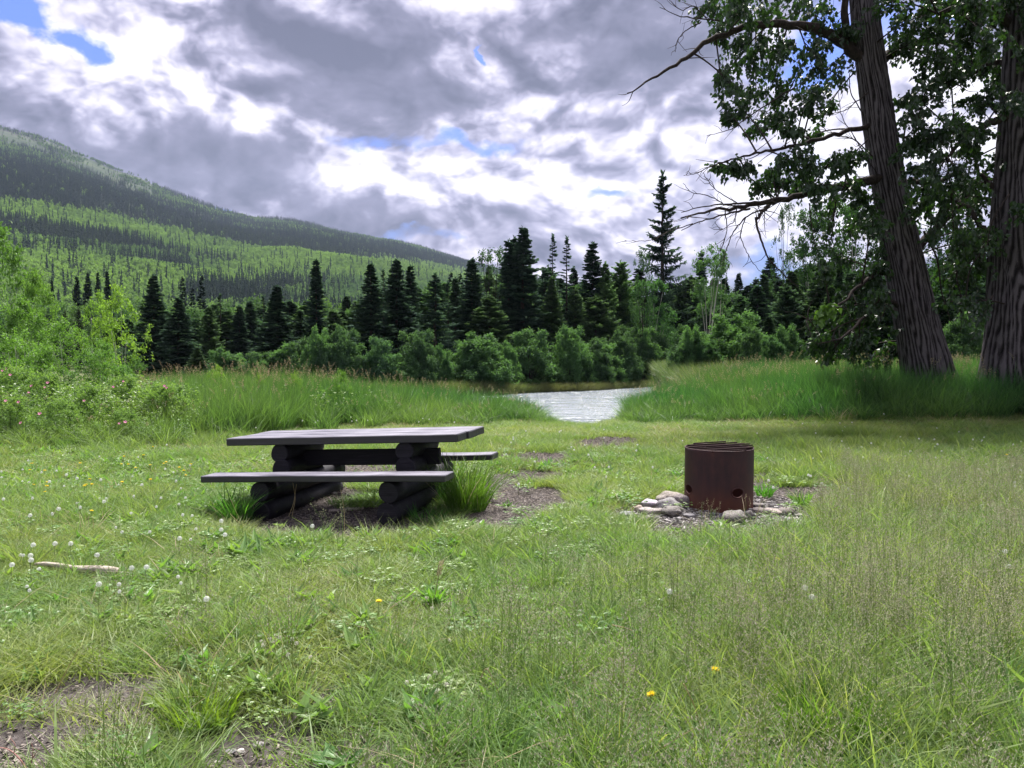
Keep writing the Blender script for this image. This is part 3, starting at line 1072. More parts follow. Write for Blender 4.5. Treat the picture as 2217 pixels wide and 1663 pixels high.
DK, MD, LT = (.75, .78, .95), (1, 1, 1), (1.35, 1.4, 1.15)
SPR = [  # key, px, top, width, D, tint, label
    ('wide0', 332, 595, 82, 62, DK, 'broad dark spruce with a blunt top, first tall one right of the pale sapling'),
    ('wide1', 385, 645, 84, 60, DK, 'dark drooping spruce just right of the first tall blunt topped spruce'),
    ('young', 427, 752, 58, 55, MD, 'short young spruce at the foot of the two leftmost dark spruces'),
    ('pine0', 452, 664, 52, 66, MD, 'narrow olive conifer between the leftmost dark spruces and a slim pointed pair'),
    ('thin', 476, 636, 50, 70, MD, 'slim spruce with thin see-through top left of the low green pines'),
    ('column', 518, 662, 44, 66, DK, 'slim dark spruce left of the broad low spruce group'),
    ('wide2', 541, 652, 56, 70, DK, 'middle dark spruce left of the broad spruce that reaches the grass'),
    ('thin', 570, 640, 52, 72, DK, 'pointed spruce touching the left side of the broad spruce above the bench'),
    ('wide0', 599, 618, 92, 58, DK, 'broad dark spruce reaching down to the tall grass, above the bench'),
    ('column', 684, 562, 50, 60, DK, 'tall lone column shaped spruce standing out before the mountain slope'),
    ('wide1', 650, 672, 58, 64, MD, 'short spruce left of the tall column shaped spruce'),
    ('pine1', 722, 672, 60, 66, MD, 'low olive pine right of the tall column shaped spruce'),
    ('wide1', 803, 572, 92, 58, DK, 'broad layered spruce, leftmost of the four before the grassy slope end'),
    ('thin', 830, 583, 48, 64, DK, 'thin dark spire tucked between two broad layered spruces'),
    ('wide2', 858, 562, 78, 60, DK, 'second broad layered spruce of the four, with a knobbly pointed top'),
    ('column', 889, 574, 50, 62, DK, 'slim spruce, rightmost of the four layered ones'),
    ('old', 942, 592, 96, 57, DK, 'full round shouldered spruce between the four layered ones and the tall group'),
    ('thin', 970, 608, 46, 66, DK, 'small spire behind the round shouldered spruce'),
    ('wide0', 986, 600, 66, 63, MD, 'medium spruce with brownish cones just left of the airy cottonwood'),
    ('wide2', 1022, 560, 78, 60, DK, 'dark spruce in front of the airy cottonwood where the mountain ridge ends'),
    ('column', 1101, 520, 62, 62, DK, 'dark narrow spruce, left one of the close tall trio'),
    ('column', 1114, 513, 60, 65, DK, 'dark narrow spruce, middle one of the close tall trio'),
    ('wide1', 1132, 492, 112, 58, DK, 'tallest and widest spruce of the close trio, over the river bend'),
    ('thin', 1197, 507, 60, 66, DK, 'sparse pointed spruce, left one of the twin spires'),
    ('thin', 1227, 512, 66, 64, DK, 'sparse pointed spruce, right one of the twin spires'),
    ('wide2', 1180, 580, 60, 70, DK, 'short dark spruce filling below the left twin spire'),
    ('column', 1283, 525, 70, 62, DK, 'single slim spruce with bare sky on both sides, right of the twin spires'),
    ('pine0', 1311, 568, 60, 66, LT, 'soft green pine just right of the single slim spruce'),
    ('pine1', 1343, 565, 72, 66, LT, 'soft green pine left of the thin pale tree'),
    ('pine0', 1246, 625, 60, 58, MD, 'low green pine under the right twin spire'),
    ('young', 1195, 600, 80, 56, MD, 'pyramid shaped green conifer under the twin spires'),
    ('pine1', 1290, 640, 90, 57, MD, 'wide olive conifer under the single slim spruce'),
    ('pine0', 1060, 640, 100, 58, MD, 'olive conifer below the airy cottonwood'),
    ('old', 1435, 372, 112, 60, (.7, .7, .85), 'tallest spruce of all with ragged drooping boughs against the clouds'),
    ('column', 1518, 545, 40, 63, DK, 'thin spruce in front of the pale trunked aspens'),
    ('wide0', 1478, 640, 80, 66, DK, 'dark spruce right of the tallest ragged spruce'),
    ('wide1', 1600, 592, 56, 66, DK, 'small dark spruce right of the pale trunked aspens'),
    ('pine0', 1636, 602, 50, 70, MD, 'small olive pine between two small dark spruces'),
    ('wide2', 1668, 556, 74, 62, DK, 'dark pointed spruce below the dead hanging twigs'),
    ('pine1', 1560, 640, 80, 60, MD, 'low green conifer under the pale trunked aspens'),
    ('young', 1715, 588, 110, 50, MD, 'dense blue green spruce wall tree beside the big bush'),
    ('young', 1780, 560, 110, 48, MD, 'dense blue green spruce left of the lit cottonwood sprig'),
    ('wide0', 1845, 590, 120, 46, MD, 'dark spruce behind the lit cottonwood sprig'),
    ('young', 1742, 660, 130, 42, MD, 'layered young spruce with dark gaps right of the big bush'),
    ('wide2', 1660, 650, 90, 56, MD, 'short spruce rising behind the biggest riverside bush'),
    ('wide1', 1900, 600, 130, 44, DK, 'dark spruce right behind the leaning trunk'),
    ('wide2', 2080, 560, 140, 40, DK, 'dark spruce seen between the two big trunks'),
    ('young', 2040, 640, 120, 36, DK, 'dark young spruce against the right side of the leaning trunk'),
    ('wide0', 2125, 620, 130, 42, DK, 'dark spruce peeking out left of the upright trunk'),
    ('wide1', 2260, 560, 160, 40, DK, 'dark spruce cut by the right edge behind the upright trunk'),
    ('young', 2180, 690, 120, 34, DK, 'low dark conifer behind the foot of the upright trunk'),
    ('wide0', 112, 605, 26, 120, DK, 'small far spruce standing left of the other far ones above the saplings'),
    ('column', 166, 597, 26, 115, DK, 'far spruce second from the left above the saplings'),
    ('wide2', 190, 590, 32, 118, DK, 'far broad spruce in the middle of the far group above the saplings'),
    ('column', 212, 588, 20, 118, DK, 'far needle thin spruce right of the far broad one'),
    ('wide0', 232, 585, 34, 112, DK, 'far pointed spruce behind the top of the sunlit sapling'),
    ('old', 140, 672, 34, 80, (1, .8, .8), 'brownish spruce seen through the saplings, left one'),
    ('old', 170, 668, 38, 82, (1, .8, .8), 'brownish spruce seen through the saplings, right one'),
]
for k, px, ty, w, D, tint, lab in SPR:
    if 660 < px < 1700:
        D = max(D, float(far_y((px - CX) / F_PX * 62)) + 8.5 + (px % 5))
    place_tree('pine_tree' if k.startswith('pine') else 'spruce_tree', k, px, ty, w * (1.15 if k in ('thin', 'column') else 1.38), D, lab, 'conifer', 'conifers across the river', tint)

# back rows that fill the forest
random.seed(3)
keys = ['wide0', 'wide1', 'wide2', 'young', 'pine0', 'pine1', 'pine0', 'pine1']
sil = [(250, 690), (400, 662), (560, 650), (700, 645), (800, 610), (900, 612), (1000, 590), (1100, 560), (1200, 576), (1300, 580), (1450, 580), (1550, 600), (1680, 590),
       (1760, 560), (1900, 560), (2217, 560)]
ANCH = [(262, 'sunlit sapling'), (332, 'tall blunt topped spruce'), (385, 'drooping spruce by the blunt one'), (476, 'slim see-through spruce'), (541, 'low middle spruce'),
        (599, 'broad spruce above the bench'), (684, 'lone column shaped spruce'), (803, 'leftmost layered spruce'), (858, 'knobbly topped layered spruce'),
        (942, 'round shouldered spruce'), (1022, 'spruce at the ridge end'), (1068, 'airy cottonwood'), (1132, 'tallest of the close trio'), (1197, 'left twin spire'), (1227, 'right twin spire'),
        (1283, 'single slim spruce'), (1343, 'soft green pine'), (1408, 'round bright green tree'), (1435, 'tallest ragged spruce'), (1535, 'pale trunked aspen'),
        (1594, 'biggest riverside bush'), (1668, 'spruce below the dead twigs'), (1702, 'tall leafy column'), (1770, 'lit cottonwood sprig'), (1850, 'leafy tree by the leaning trunk'),
        (1990, 'leaning trunk'), (2090, 'gap between the trunks'), (2200, 'upright trunk')]


def anchored(px, ty, k, D):
    a = min(ANCH, key=lambda q_: abs(q_[0] - px))
    side = 'behind' if abs(a[0] - px) < 9 else ('left of' if px < a[0] else 'right of')
    far_ = 'farther' if D > 77 else 'nearer'
    kind_ = {'young': 'bushy conifer', 'pine0': 'olive pine', 'pine1': 'wide olive pine', 'wide0': 'dark spruce', 'wide1': 'drooping spruce', 'wide2': 'round topped spruce', 'cotton0': 'leafy tree', 'cotton1': 'rounded leafy tree'}[k]
    size = 'low' if ty > 690 else 'high'
    return f'{size} {kind_}, {far_} back row, {side} the {a[1]}'


for q in range(200):
    px = 245 + (q + random.uniform(-.4, .4)) * (2300 - 245) / 200
    ty = np.interp(px, [a for a, _ in sil], [b_ for _, b_ in sil]) + random.uniform(0, 80)
    k = random.choice(keys) if q % 5 else 'cotton%d' % (q % 2)
    D = random.uniform(70, 92)
    if k[0] == 'c': ty += 25
    place_tree('pine_tree' if k.startswith('pine') else 'broadleaf_tree' if k[0] == 'c' else 'spruce_tree', k, px, ty, random.uniform(90, 150), D,
               anchored(px, ty, k, D), 'tree' if k[0] == 'c' else 'conifer', 'back row trees',
               (.75, .85, .8) if k[0] == 'c' else random.choice([DK, MD, LT, (.95, 1.1, 1.0)]))

BUSH = [  # key px top width D tint label
    ('bush0', 690, 722, 80, 55, LT, 'small round deciduous tree under the tall column shaped spruce'),
    ('bush1', 735, 712, 84, 56, MD, 'grey green bushy tree left of the layered spruces, above the far table end'),
    ('bush2', 820, 742, 92, 50, (1.1, 1.15, 1.2), 'silvery green willow bush in front of the layered spruces'),
    ('bush3', 903, 724, 92, 51, MD, 'deep green willow bush beside the silvery one'),
    ('bush1', 948, 760, 66, 50, LT, 'low fresh green bush under the round shouldered spruce'),
    ('bush0', 1033, 733, 136, 52, (1.1, 1.15, 1), 'wide willow bush below the airy cottonwood'),
    ('bush2', 1147, 724, 118, 54, (1.1, 1.15, 1), 'willow bush below the close tall spruce trio'),
    ('bush3', 1236, 716, 92, 56, LT, 'tall light green willow bush below the twin spires'),
    ('bush1', 1285, 737, 78, 56, MD, 'lower willow bush between two taller light green ones'),
    ('bush0', 1345, 728, 84, 58, MD, 'round willow bush left of the spot where the river meets the right bank grass'),
    ('bush2', 1395, 722, 84, 58, LT, 'willow bush directly above the far end of the visible river'),
    ('bush3', 1440, 712, 96, 59, LT, 'willow bush below the tallest ragged spruce'),
    ('bush1', 1510, 724, 88, 58, LT, 'willow bush left of the biggest riverside bush'),
    ('bush2', 1594, 690, 150, 56, LT, 'biggest riverside bush with feathery light top'),
    ('bush2', 1455, 745, 110, 33, MD, 'darker willow bush on the near bank just right of the visible water'),
    ('bush1', 1475, 728, 96, 58, LT, 'feathery light willow bush just left of the gap before the biggest riverside bush'),
    ('bush0', 1420, 735, 90, 58, MD, 'dark green willow bush right above the right end of the visible water'),
    ('bush0', 1650, 740, 80, 54, MD, 'low bush on the right flank of the biggest riverside bush'),
    ('bush3', 560, 770, 90, 46, MD, 'dark low bush behind the tall grass above the bench'),
    ('bush2', 500, 776, 90, 46, MD, 'dark low bush left of the broad spruce that reaches the grass'),
    ('bush1', 640, 775, 80, 48, MD, 'low bush right of the broad spruce that reaches the grass'),
    ('bush0', 2090, 690, 110, 33, MD, 'green bush between the two big trunks'),
    ('bush1', 1990, 720, 90, 34, MD, 'green bush hidden behind the leaning trunk'),
    ('bush2', 770, 780, 80, 48, MD, 'low bush between the grey green tree and the silvery willow'),
]
for k, px, ty, w, D, tint, lab in BUSH:
    if px >= 1490 and px < 1700:
        D = 33.0 + (px % 7) * .5
    elif lab.startswith('darker willow'):
        D = 62.0
    elif px > 660 and px < 1700:
        D = float(far_y((px - CX) / F_PX * 52)) + 2.6
    place_tree('willow_bush', k, px, ty - 6, w * 1.22, D, lab, 'bush', 'willow bushes along the far bank', tint)
random.seed(9)
for q in range(34):
    px = 480 + q * 37 + random.uniform(-18, 18)
    ty_, D_ = random.uniform(738, 792), float(far_y((px - CX) / F_PX * 52)) + random.uniform(1.2, 5.5)
    a_ = min(ANCH, key=lambda q_: abs(q_[0] - px))
    if px > 1490: D_ = random.uniform(32, 37)
    if px > 1350: ty_ -= 30
    place_tree('willow_bush', 'bush%d' % random.randrange(4), px, ty_, random.uniform(70, 130), D_,
               f"{'low' if ty_ > 765 else 'mid height'} willow of the far bank, {'left of' if px < a_[0] else 'right of'} the {a_[1]}", 'bush', 'low willows of the far bank', random.choice([MD, LT, (.85, .95, .9), (1.1, 1.15, 1.05)]))
TREES = [
    ('airy', 1068, 528, 130, 66, (.75, .8, .8), 'airy dark cottonwood with see-through crown left of the tall spruce trio'),
    ('airy', 1392, 530, 60, 64, (.7, .75, .75), 'thin half bare tree left of the tallest ragged spruce'),
    ('cotton0', 1408, 594, 112, 69, (.85, 1.05, .85), 'round bright green deciduous tree left below the tallest ragged spruce'),
    ('aspen_tall', 1535, 498, 84, 64, (1.25, 1.3, 1.1), 'tall aspen with pale bare trunk and a small light crown, right of the ragged spruce'),
    ('aspen_tall', 1558, 520, 60, 66, (1.2, 1.25, 1.1), 'second pale trunked aspen, partly behind the small light crown'),
    ('airy', 1702, 425, 70, 52, (.55, .62, .55), 'tall narrow leafy tree column under the long dark limb'),
    ('cotton1', 1770, 430, 150, 54, (.60, .70, .60), 'tall dark leafy tree left of the leaning trunk'),
    ('cotton0', 1850, 420, 150, 52, (.60, .70, .60), 'tall dark leafy tree right behind the leaning trunk'),
    ('cotton1', 2060, 380, 190, 46, (.5, .62, .5), 'tall leafy tree filling the gap between the two big trunks'),
    ('cotton0', 2230, 380, 200, 46, (.5, .62, .5), 'tall leafy tree behind the upright trunk at the right edge'),
    ('cotton0', 759, 664, 50, 74, LT, 'small round yellow green tree left of the layered spruces'),
]
for k, px, ty, w, D, tint, lab in TREES:
    place_tree('broadleaf_tree', k, px, ty, w, D, lab, 'tree', None, tint)

for q in range(26):
    px = 1655 + q * 25 + random.uniform(-12, 12)
    k_, t_y, D_ = random.choice(['young', 'wide2', 'wide1', 'pine1']), random.uniform(560, 690), random.uniform(37, 62)
    place_tree('pine_tree' if k_ == 'pine1' else 'spruce_tree', k_, px, t_y, random.uniform(80, 130), D_,
               anchored(px, t_y, k_, D_).replace('nearer back row', 'dense near stand').replace('farther back row', 'dense near stand'), 'conifer', 'dense stand behind the cottonwoods', random.choice([MD, DK, (.95, 1.1, 1.05)]))

SAPL = [
    ('sapling', 262, 612, 118, 20, (1.25, 1.2, .85), 'sunlit yellow green aspen sapling with a slim pale trunk, right end of the left thicket'),
    ('sapling', 208, 625, 88, 21, (1.15, 1.15, .85), 'yellow green aspen sapling just left of the sunlit one'),
    ('thicket1', 78, 580, 110, 21, (.95, 1.0, .9), 'pale green aspen sapling with a thin visible stem in the left thicket'),
    ('thicket1', -10, 470, 190, 22, (.62, .72, .68), 'tallest dark green poplar cut by the left edge'),
    ('thicket1', 50, 640, 140, 20, (.8, .9, .8), 'mid height poplar at the foot of the tallest left one'),
    ('thicket', 140, 690, 170, 18.5, (.85, .95, .82), 'wide leafy poplar bush in the middle of the left thicket'),
    ('thicket', 215, 735, 150, 18, (.72, .85, .80), 'greyish green shrub below the sunlit sapling'),
    ('thicket', 40, 715, 190, 17.5, (.9, 1.0, .85), 'leafy poplar shrub at the left edge above the roses'),
    ('thicket', 290, 770, 90, 19, (.6, .72, .7), 'low dark shrub right of the sunlit sapling'),
    ('thicket', 470, 790, 76, 19, (1.25, 1.2, .8), 'small yellow green shrub sticking out of the tall grass in front of the dark spruces'),
    ('thicket', 560, 808, 46, 18, (1.2, 1.15, .8), 'tiny yellow green shrub in the tall grass right of the small yellow green one'),
    ('thicket', 640, 805, 60, 18, (1.2, 1.15, .8), 'low yellow green shrub in the tall grass, third from the left'),
    ('thicket', 735, 800, 80, 18, (.8, .9, .7), 'low brownish green shrub above the left end of the tabletop'),
    ('thicket', -120, 560, 200, 20, (.7, .8, .7), 'leafy poplar outside the left edge'),
]
for k, px, ty, w, D, tint, lab in SAPL:
    place_tree('aspen_sapling' if 'sapling' in lab else 'shrub', k, px, ty, w, D, lab, 'sapling' if 'sapling' in lab else 'shrub', 'saplings and shrubs of the left thicket', tint)

# rose bushes with their blossoms
def rose_mesh(seed):
    return broadleaf(seed, 1.1, env_clumps(seed, 40, 1.1, 1.7, .05, .88, .26, 'bush'), .045, .032, 9, 15, 'rose', 'twig', 14, up=1.0, trunk_r=.01)
RO = [rose_mesh(60), rose_mesh(61), rose_mesh(62)]
gp = Geo()
for a in np.linspace(0, 2 * math.pi, 5, endpoint=False):
    gp.leaves([(0, 0, 0)], [(math.cos(a), math.sin(a), .35)], [(0, 0, 1)], .034, .034, 0, .5 + .3 * math.sin(a * 2), heart=True, fold=.2)
blossom_me = gp.mesh('blossom', M['petal'])
ROSE = [(25, 800, 15.4, [(5, 803), (14, 799), (22, 812)], 'wild rose bush at the left edge with two pink blossoms near its top'),
        (95, 815, 14.6, [(68, 836), (97, 839), (103, 829), (62, 850)], 'wild rose bush with a bunch of pink blossoms, second from the left edge'),
        (20, 860, 13.0, [(40, 871), (12, 868)], 'low wild rose bush at the left edge below the others'),
        (120, 868, 12.9, [(86, 896), (45, 916)], 'low wild rose bush with single pink blossoms in front of the bunch'),
        (265, 820, 14.8, [(267, 826), (245, 838)], 'wild rose bush under the sunlit sapling with one pink blossom'),
        (355, 832, 14.4, [(361, 840), (356, 836)], 'rose bush with faded pink blossoms at the start of the tall grass'),
        (265, 888, 13.0, [(258, 917), (271, 914)], 'low rose bush with two small pink blossoms in the grass left of the table'),
        (190, 840, 13.8, [(182, 868)], 'leafy rose bush without many blossoms between two flowering ones')]
for q, (px, ty, D, fl, lab) in enumerate(ROSE):
    top = at(px, ty, D)
    gz = float(land_z(top[0], D)) - .03
    s = (top[2] - gz) / 1.1
    rt = empty('rose_bush', (top[0], D, gz), (0, 0, q * 1.9), (s, s, s))
    tag(rt, lab, 'rose bush', 'wild rose bushes at the left')
    o = obj('foliage', RO[q % 3][0], rt); o.color = (1, 1, 1, 1)
    obj('stems', RO[q % 3][1], rt).color = (1, 1, 1, 1)
    inv = (Matrix.Translation(rt.location) @ rt.rotation_euler.to_matrix().to_4x4() @ Matrix.Diagonal((s, s, s, 1))).inverted()
    for fx, fy in fl:
        P_ = Vector(at(fx, fy, D - .75 * s))
        o = obj('blossom', blossom_me, rt, inv @ P_, (math.radians(50), 0, -q * 1.9 + random.uniform(-.8, .8)), [.95 / s * random.uniform(.8, 1.2)] * 3)
        o.color = (1, 1, 1, 1)

# ------------------------------------------------------------------ the two big cottonwoods
LEAF1 = None


def trunk_mesh(path, D, seed, name='trunk', nseg=150, flare=True):
    """path rows: px, py, width in photo pixels; the trunk stands at distance D"""
    P = np.array([at(a, b_, D) for a, b_, _ in path])
    W = np.array([w / F_PX * D / 2 for *_, w in path])
    d = np.r_[0, np.cumsum(np.linalg.norm(np.diff(P, axis=0), axis=1))]
    n = 420
    s = np.linspace(0, d[-1], n)
    pts = np.stack([np.interp(s, d, P[:, k]) for k in range(3)], 1)
    ker = np.ones(25) / 25
    for k in range(3):
        e = np.pad(pts[:, k], 12, mode='reflect', reflect_type='odd')
        pts[:, k] = np.convolve(e, ker, 'valid')
    rad = np.interp(s, d, W)
    th = np.linspace(0, 2 * math.pi, nseg, endpoint=False)
    TH, S = np.meshgrid(th, s)
    # furrowed bark: ridges that run up the trunk, fork and join
    cx_ = np.cos(TH) * 3.1
    cy_ = np.sin(TH) * 3.1
    f1 = fbm(cx_ * 1.1 + cy_ * .5 + 20 + seed, S * 1.15 + cy_ * 1.1, seed, 3)
    rid = 1 - np.abs(np.sin((TH * 17 + 4.2 * (f1 - .5) * 2 + np.sin(S * 1.7) * .6)))
    rid = np.clip(rid + .50 * (fbm(TH * 14, S * 7, seed + 31, 3) - .5), 0, 1)
    f2 = fbm(TH * 14, S * 9, seed + 5, 3)
    f2[:, :] = f2 * (1)
    big = 1 + .05 * np.sin(TH * 2 + S * .5 + seed) + .04 * np.sin(TH * 3 - S * .8)
    depth = .036
    rr = rad[:, None] * big - depth * rid ** 2.0 + .016 * (f2 - .5)
    if flare:
        fl = np.exp(-S / .55)
        rr = rr * (1 + fl * (.08 + .24 * np.sin(TH * 2 + seed) ** 2))
    g_ = Geo()
    g_.tube(pts, np.ones(n), nseg, wob=rr, cap=True)
    g_.a[-1] = np.clip(1.05 - rid ** .8, 0, 1).ravel() if len(g_.a[-1]) == rid.size else g_.a[-1]
    return g_.mesh(name, M['trunk_bark'], True), pts, rad


m, t, b, out = mat('furrowed_bark')
tc = t.nodes.new('ShaderNodeTexCoord').outputs['Object']
rid_ = b.attr('var')
n1 = b.noise(b.v('MULTIPLY', tc, (1, 1, .35)), 14, 6, .65)
n2 = b.noise(tc, 60, 4, .6)
c = b.ramp(b.add(b.mul(rid_, .55), b.mul(n1, .45)), [(.22, (.008, .007, .007)), (.46, (.036, .031, .034)), (.74, (.130, .117, .126))])
c = b.mix(b.mul(b.smooth(n2, .60, .72), .5), c, (.27, .255, .25))
p = principled(b, c, .92, .12, b.add(b.mul(n1, .6), b.mul(n2, .4)), .02, .8)
t.links.new(p.outputs[0], out.inputs[0])
M['trunk_bark'] = m

T1D, T2D = 17.5, 16.8
path1 = [(2012, 848, 100), (2008, 812, 92), (1988, 720, 86), (1958, 570, 82), (1932, 430, 74), (1906, 290, 68), (1888, 160, 62), (1874, 60, 58), (1866, -40, 54),
         (1858, -220, 58), (1850, -480, 44), (1862, -760, 24)]
path2 = [(2200, 850, 142), (2198, 815, 130), (2204, 700, 116), (2208, 560, 112), (2216, 400, 108), (2222, 230, 104), (2226, 60, 98), (2230, -150, 90), (2236, -420, 66), (2226, -760, 30)]


def bez(P, n=14, jit=0.0, r=None):
    P = np.array(P, float)
    d = np.r_[0, np.cumsum(np.linalg.norm(np.diff(P, axis=0), axis=1))]
    s = np.linspace(0, d[-1], n)
    o_ = np.stack([np.interp(s, d, P[:, k]) for k in range(3)], 1)
    if n > 6:
        for _ in range(2):
            o_[1:-1] = (o_[:-2] + 2 * o_[1:-1] + o_[2:]) / 4
    if jit:
        o_[1:-1] += r.normal(0, jit, o_[1:-1].shape)
    return o_


def big_tree(name, label, D, path, limbs, clusters, seed, dead=(), nleaf=230, leaf_parts=None):
    r = np.random.default_rng(seed)
    me, tp, trad = trunk_mesh(path, D, seed)
    foot = at(path[1][0], path[1][1], D)
    gz = float(land_z(foot[0], D))
    rt = empty(name, (foot[0], D, gz))
    tag(rt, label, 'tree')
    off = np.array([foot[0], D, gz])
    def child(nm, g_, mats, smooth=True):
        g_.v = [v - off for v in g_.v]
        o = obj(nm, g_.mesh(nm, mats, smooth), rt)
        return o
    me.transform(Matrix.Translation(-Vector(off)))
    obj('trunk', me, rt)
    nodes = []
    for pts, w0, w1, dd in limbs:
        P = [at(a, b_, D + dz) for (a, b_), dz in zip(pts, np.linspace(0, dd, len(pts)))]
        P[0] = P[0] + np.array([0, .0, 0])
        q = bez(P, 8 + 3 * len(pts), .018, r)
        g_ = Geo()
        rad = np.linspace(w0, w1, len(q)) / F_PX * D / 2
        g_.tube(q, rad, 8)
        # side twigs on every limb
        for _ in range(10):
            k = r.integers(len(q) // 3, len(q))
            e = q[k] + unit(r.normal(0, 1, 3) + np.array([0, 0, -.3])) * r.uniform(.3, .8)
            g_.tube(bez([q[k], (q[k] + e) / 2 + r.normal(0, .06, 3), e], 7), np.linspace(.012, .003, 7), 4)
        child('limb', g_, M['twig'])
        nodes.append(q)
    allq = np.concatenate(nodes + [tp[::6]])
    gt, gl = Geo(), Geo()
    LP, LD, LN, LL, LV = [], [], [], [], []
    for cx_, cy_, rp, dens in clusters:
        dz = r.uniform(-1.6, 1.3)
        c0 = at(cx_, cy_, D + dz)
        rr = rp / F_PX * D
        k = np.argmin(np.linalg.norm(allq - c0, axis=1) + r.uniform(0, .25, len(allq)))
        a = allq[k]
        mid = (a + c0) / 2 + np.array([0, 0, .12 * np.linalg.norm(a - c0)])
        n = 9
        t_ = np.linspace(0, 1, n)[:, None]
        br = (1 - t_) ** 2 * a + 2 * t_ * (1 - t_) * mid + t_ ** 2 * c0
        gt.tube(br, np.linspace(.022, .010, n), 5)
        for q in range(int(9 * (rp / 50) + 4)):
            st = br[r.integers(n // 2, n)] + 0
            d = unit(r.normal(0, 1, 3) * np.array([1, 1, .75]) + np.array([0, 0, -.15]))
            e = c0 + d * rr * r.uniform(.6, 1.15) - np.array([0, 0, rr * .3])
            tw = (1 - t_) ** 2 * st + 2 * t_ * (1 - t_) * ((st + e) / 2 + np.array([0, 0, rr * .3])) + t_ ** 2 * e
            gt.tube(tw, np.linspace(.008, .003, n), 3, cap=False)
            nl = int(nleaf / 13 * dens * r.uniform(.7, 1.3))
            s = r.uniform(.15, 1, nl) ** .7
            p = np.stack([np.interp(s, t_[:, 0], tw[:, w_]) for w_ in range(3)], 1) + r.normal(0, .045, (nl, 3))
            LP.append(p)
            ld = np.array([0, 0, -1.0]) + r.normal(0, .55, (nl, 3)) + unit(e - st) * .35
            LD.append(ld)
            LN.append(r.normal(0, 1, (nl, 3)) + np.array([.1, -.5, .5]))
            LL.append(r.uniform(.060, .118, nl))
            LV.append(np.clip(r.normal(.45, .25, nl), 0, 1))
    gt2 = gt
    child('twigs', gt2, M['twig'])['kind'] = 'stuff'
    LP, LD, LN, LL, LV = (np.concatenate(v) for v in (LP, LD, LN, LL, LV))
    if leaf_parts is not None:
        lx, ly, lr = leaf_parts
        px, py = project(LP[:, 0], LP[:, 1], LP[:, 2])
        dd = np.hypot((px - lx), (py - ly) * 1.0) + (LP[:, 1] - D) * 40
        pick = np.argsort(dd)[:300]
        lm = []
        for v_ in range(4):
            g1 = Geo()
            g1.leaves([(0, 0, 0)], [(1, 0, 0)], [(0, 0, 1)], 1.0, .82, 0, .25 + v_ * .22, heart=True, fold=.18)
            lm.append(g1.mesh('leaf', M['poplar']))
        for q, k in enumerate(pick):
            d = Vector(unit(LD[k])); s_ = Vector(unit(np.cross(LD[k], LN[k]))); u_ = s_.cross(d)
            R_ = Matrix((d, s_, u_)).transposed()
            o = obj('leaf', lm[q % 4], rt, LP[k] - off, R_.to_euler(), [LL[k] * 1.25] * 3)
            o.color = (4.6, 3.9, 1.9, 1)  # sunlight shining through the sprig's leaves is put into their tint
        keep = np.ones(len(LP), bool)
        keep[pick] = False
        LP, LD, LN, LL, LV = LP[keep], LD[keep], LN[keep], LL[keep], LV[keep]
    gl.leaves(LP, LD, LN, LL * 1.2, LL * .95, 0, LV, heart=False, fold=.2)
    o = child('foliage', gl, M['poplar'], False)
    o['kind'] = 'stuff'
    for pts, w0, w1, dz in dead:
        P = [at(a, b_, D + dz) for a, b_ in pts]
        q = bez(P, 5 * len(pts), .006, r)
        g_ = Geo()
        g_.tube(q, np.linspace(w0, w1, len(q)) / F_PX * D / 2, 5)
        for _ in range(7):
            k = r.integers(2, len(q) - 1)
            dr = unit(q[k] - q[k - 1]) + r.normal(0, .6, 3) * np.array([1, .6, 1])
            e = q[k] + unit(dr) * r.uniform(.12, .42)
            g_.tube(bez([q[k], (q[k] + e) / 2 + r.normal(0, .03, 3), e], 6), np.linspace(.007, .0025, 6), 4)
        child('dead_twig', g_, M['twig'])
    return rt


LIMB1 = [
    ([(1868, 140), (1852, 114), (1801, 74), (1750, 59), (1695, 51), (1632, 53), (1585, 67), (1538, 84), (1507, 110), (1448, 149), (1358, 202)], 26, 2.2, -1.0),
    ([(1872, 110), (1830, 72), (1828, 16), (1834, -60), (1820, -160)], 20, 8, -.5),
    ([(1900, 140), (1930, 114), (1961, 98), (2016, 88), (2075, 94), (2110, 80)], 22, 6, .6),
    ([(1902, 268), (1871, 274), (1812, 290), (1761, 306), (1695, 321), (1640, 333), (1577, 347), (1540, 362)], 12, 2, -1.2),
    ([(1925, 388), (1896, 386), (1820, 404), (1746, 421), (1683, 435), (1632, 443), (1570, 451), (1515, 460), (1474, 472)], 22, 2.2, -1.5),
    ([(1683, 435), (1655, 450), (1638, 474)], 9, 5, -1.2),
    ([(1950, 400), (1990, 393), (2036, 396), (2075, 372), (2100, 350)], 15, 5, .5),
    ([(1975, 560), (1997, 521), (2048, 478), (2087, 431), (2120, 380)], 20, 8, .8),
    ([(1940, 600), (1905, 590), (1870, 610), (1820, 660), (1770, 690), (1745, 694)], 10, 2, -1.8),
    ([(1950, 660), (1915, 650), (1870, 690), (1830, 730), (1770, 745)], 10, 2, -2.2),
    ([(1915, 300), (1950, 290), (2000, 320), (2040, 345), (2080, 360)], 8, 2, -1.2),
    ([(1880, -40), (1780, -100), (1680, -90), (1600, -60), (1540, -20)], 22, 4, -1.0),
]
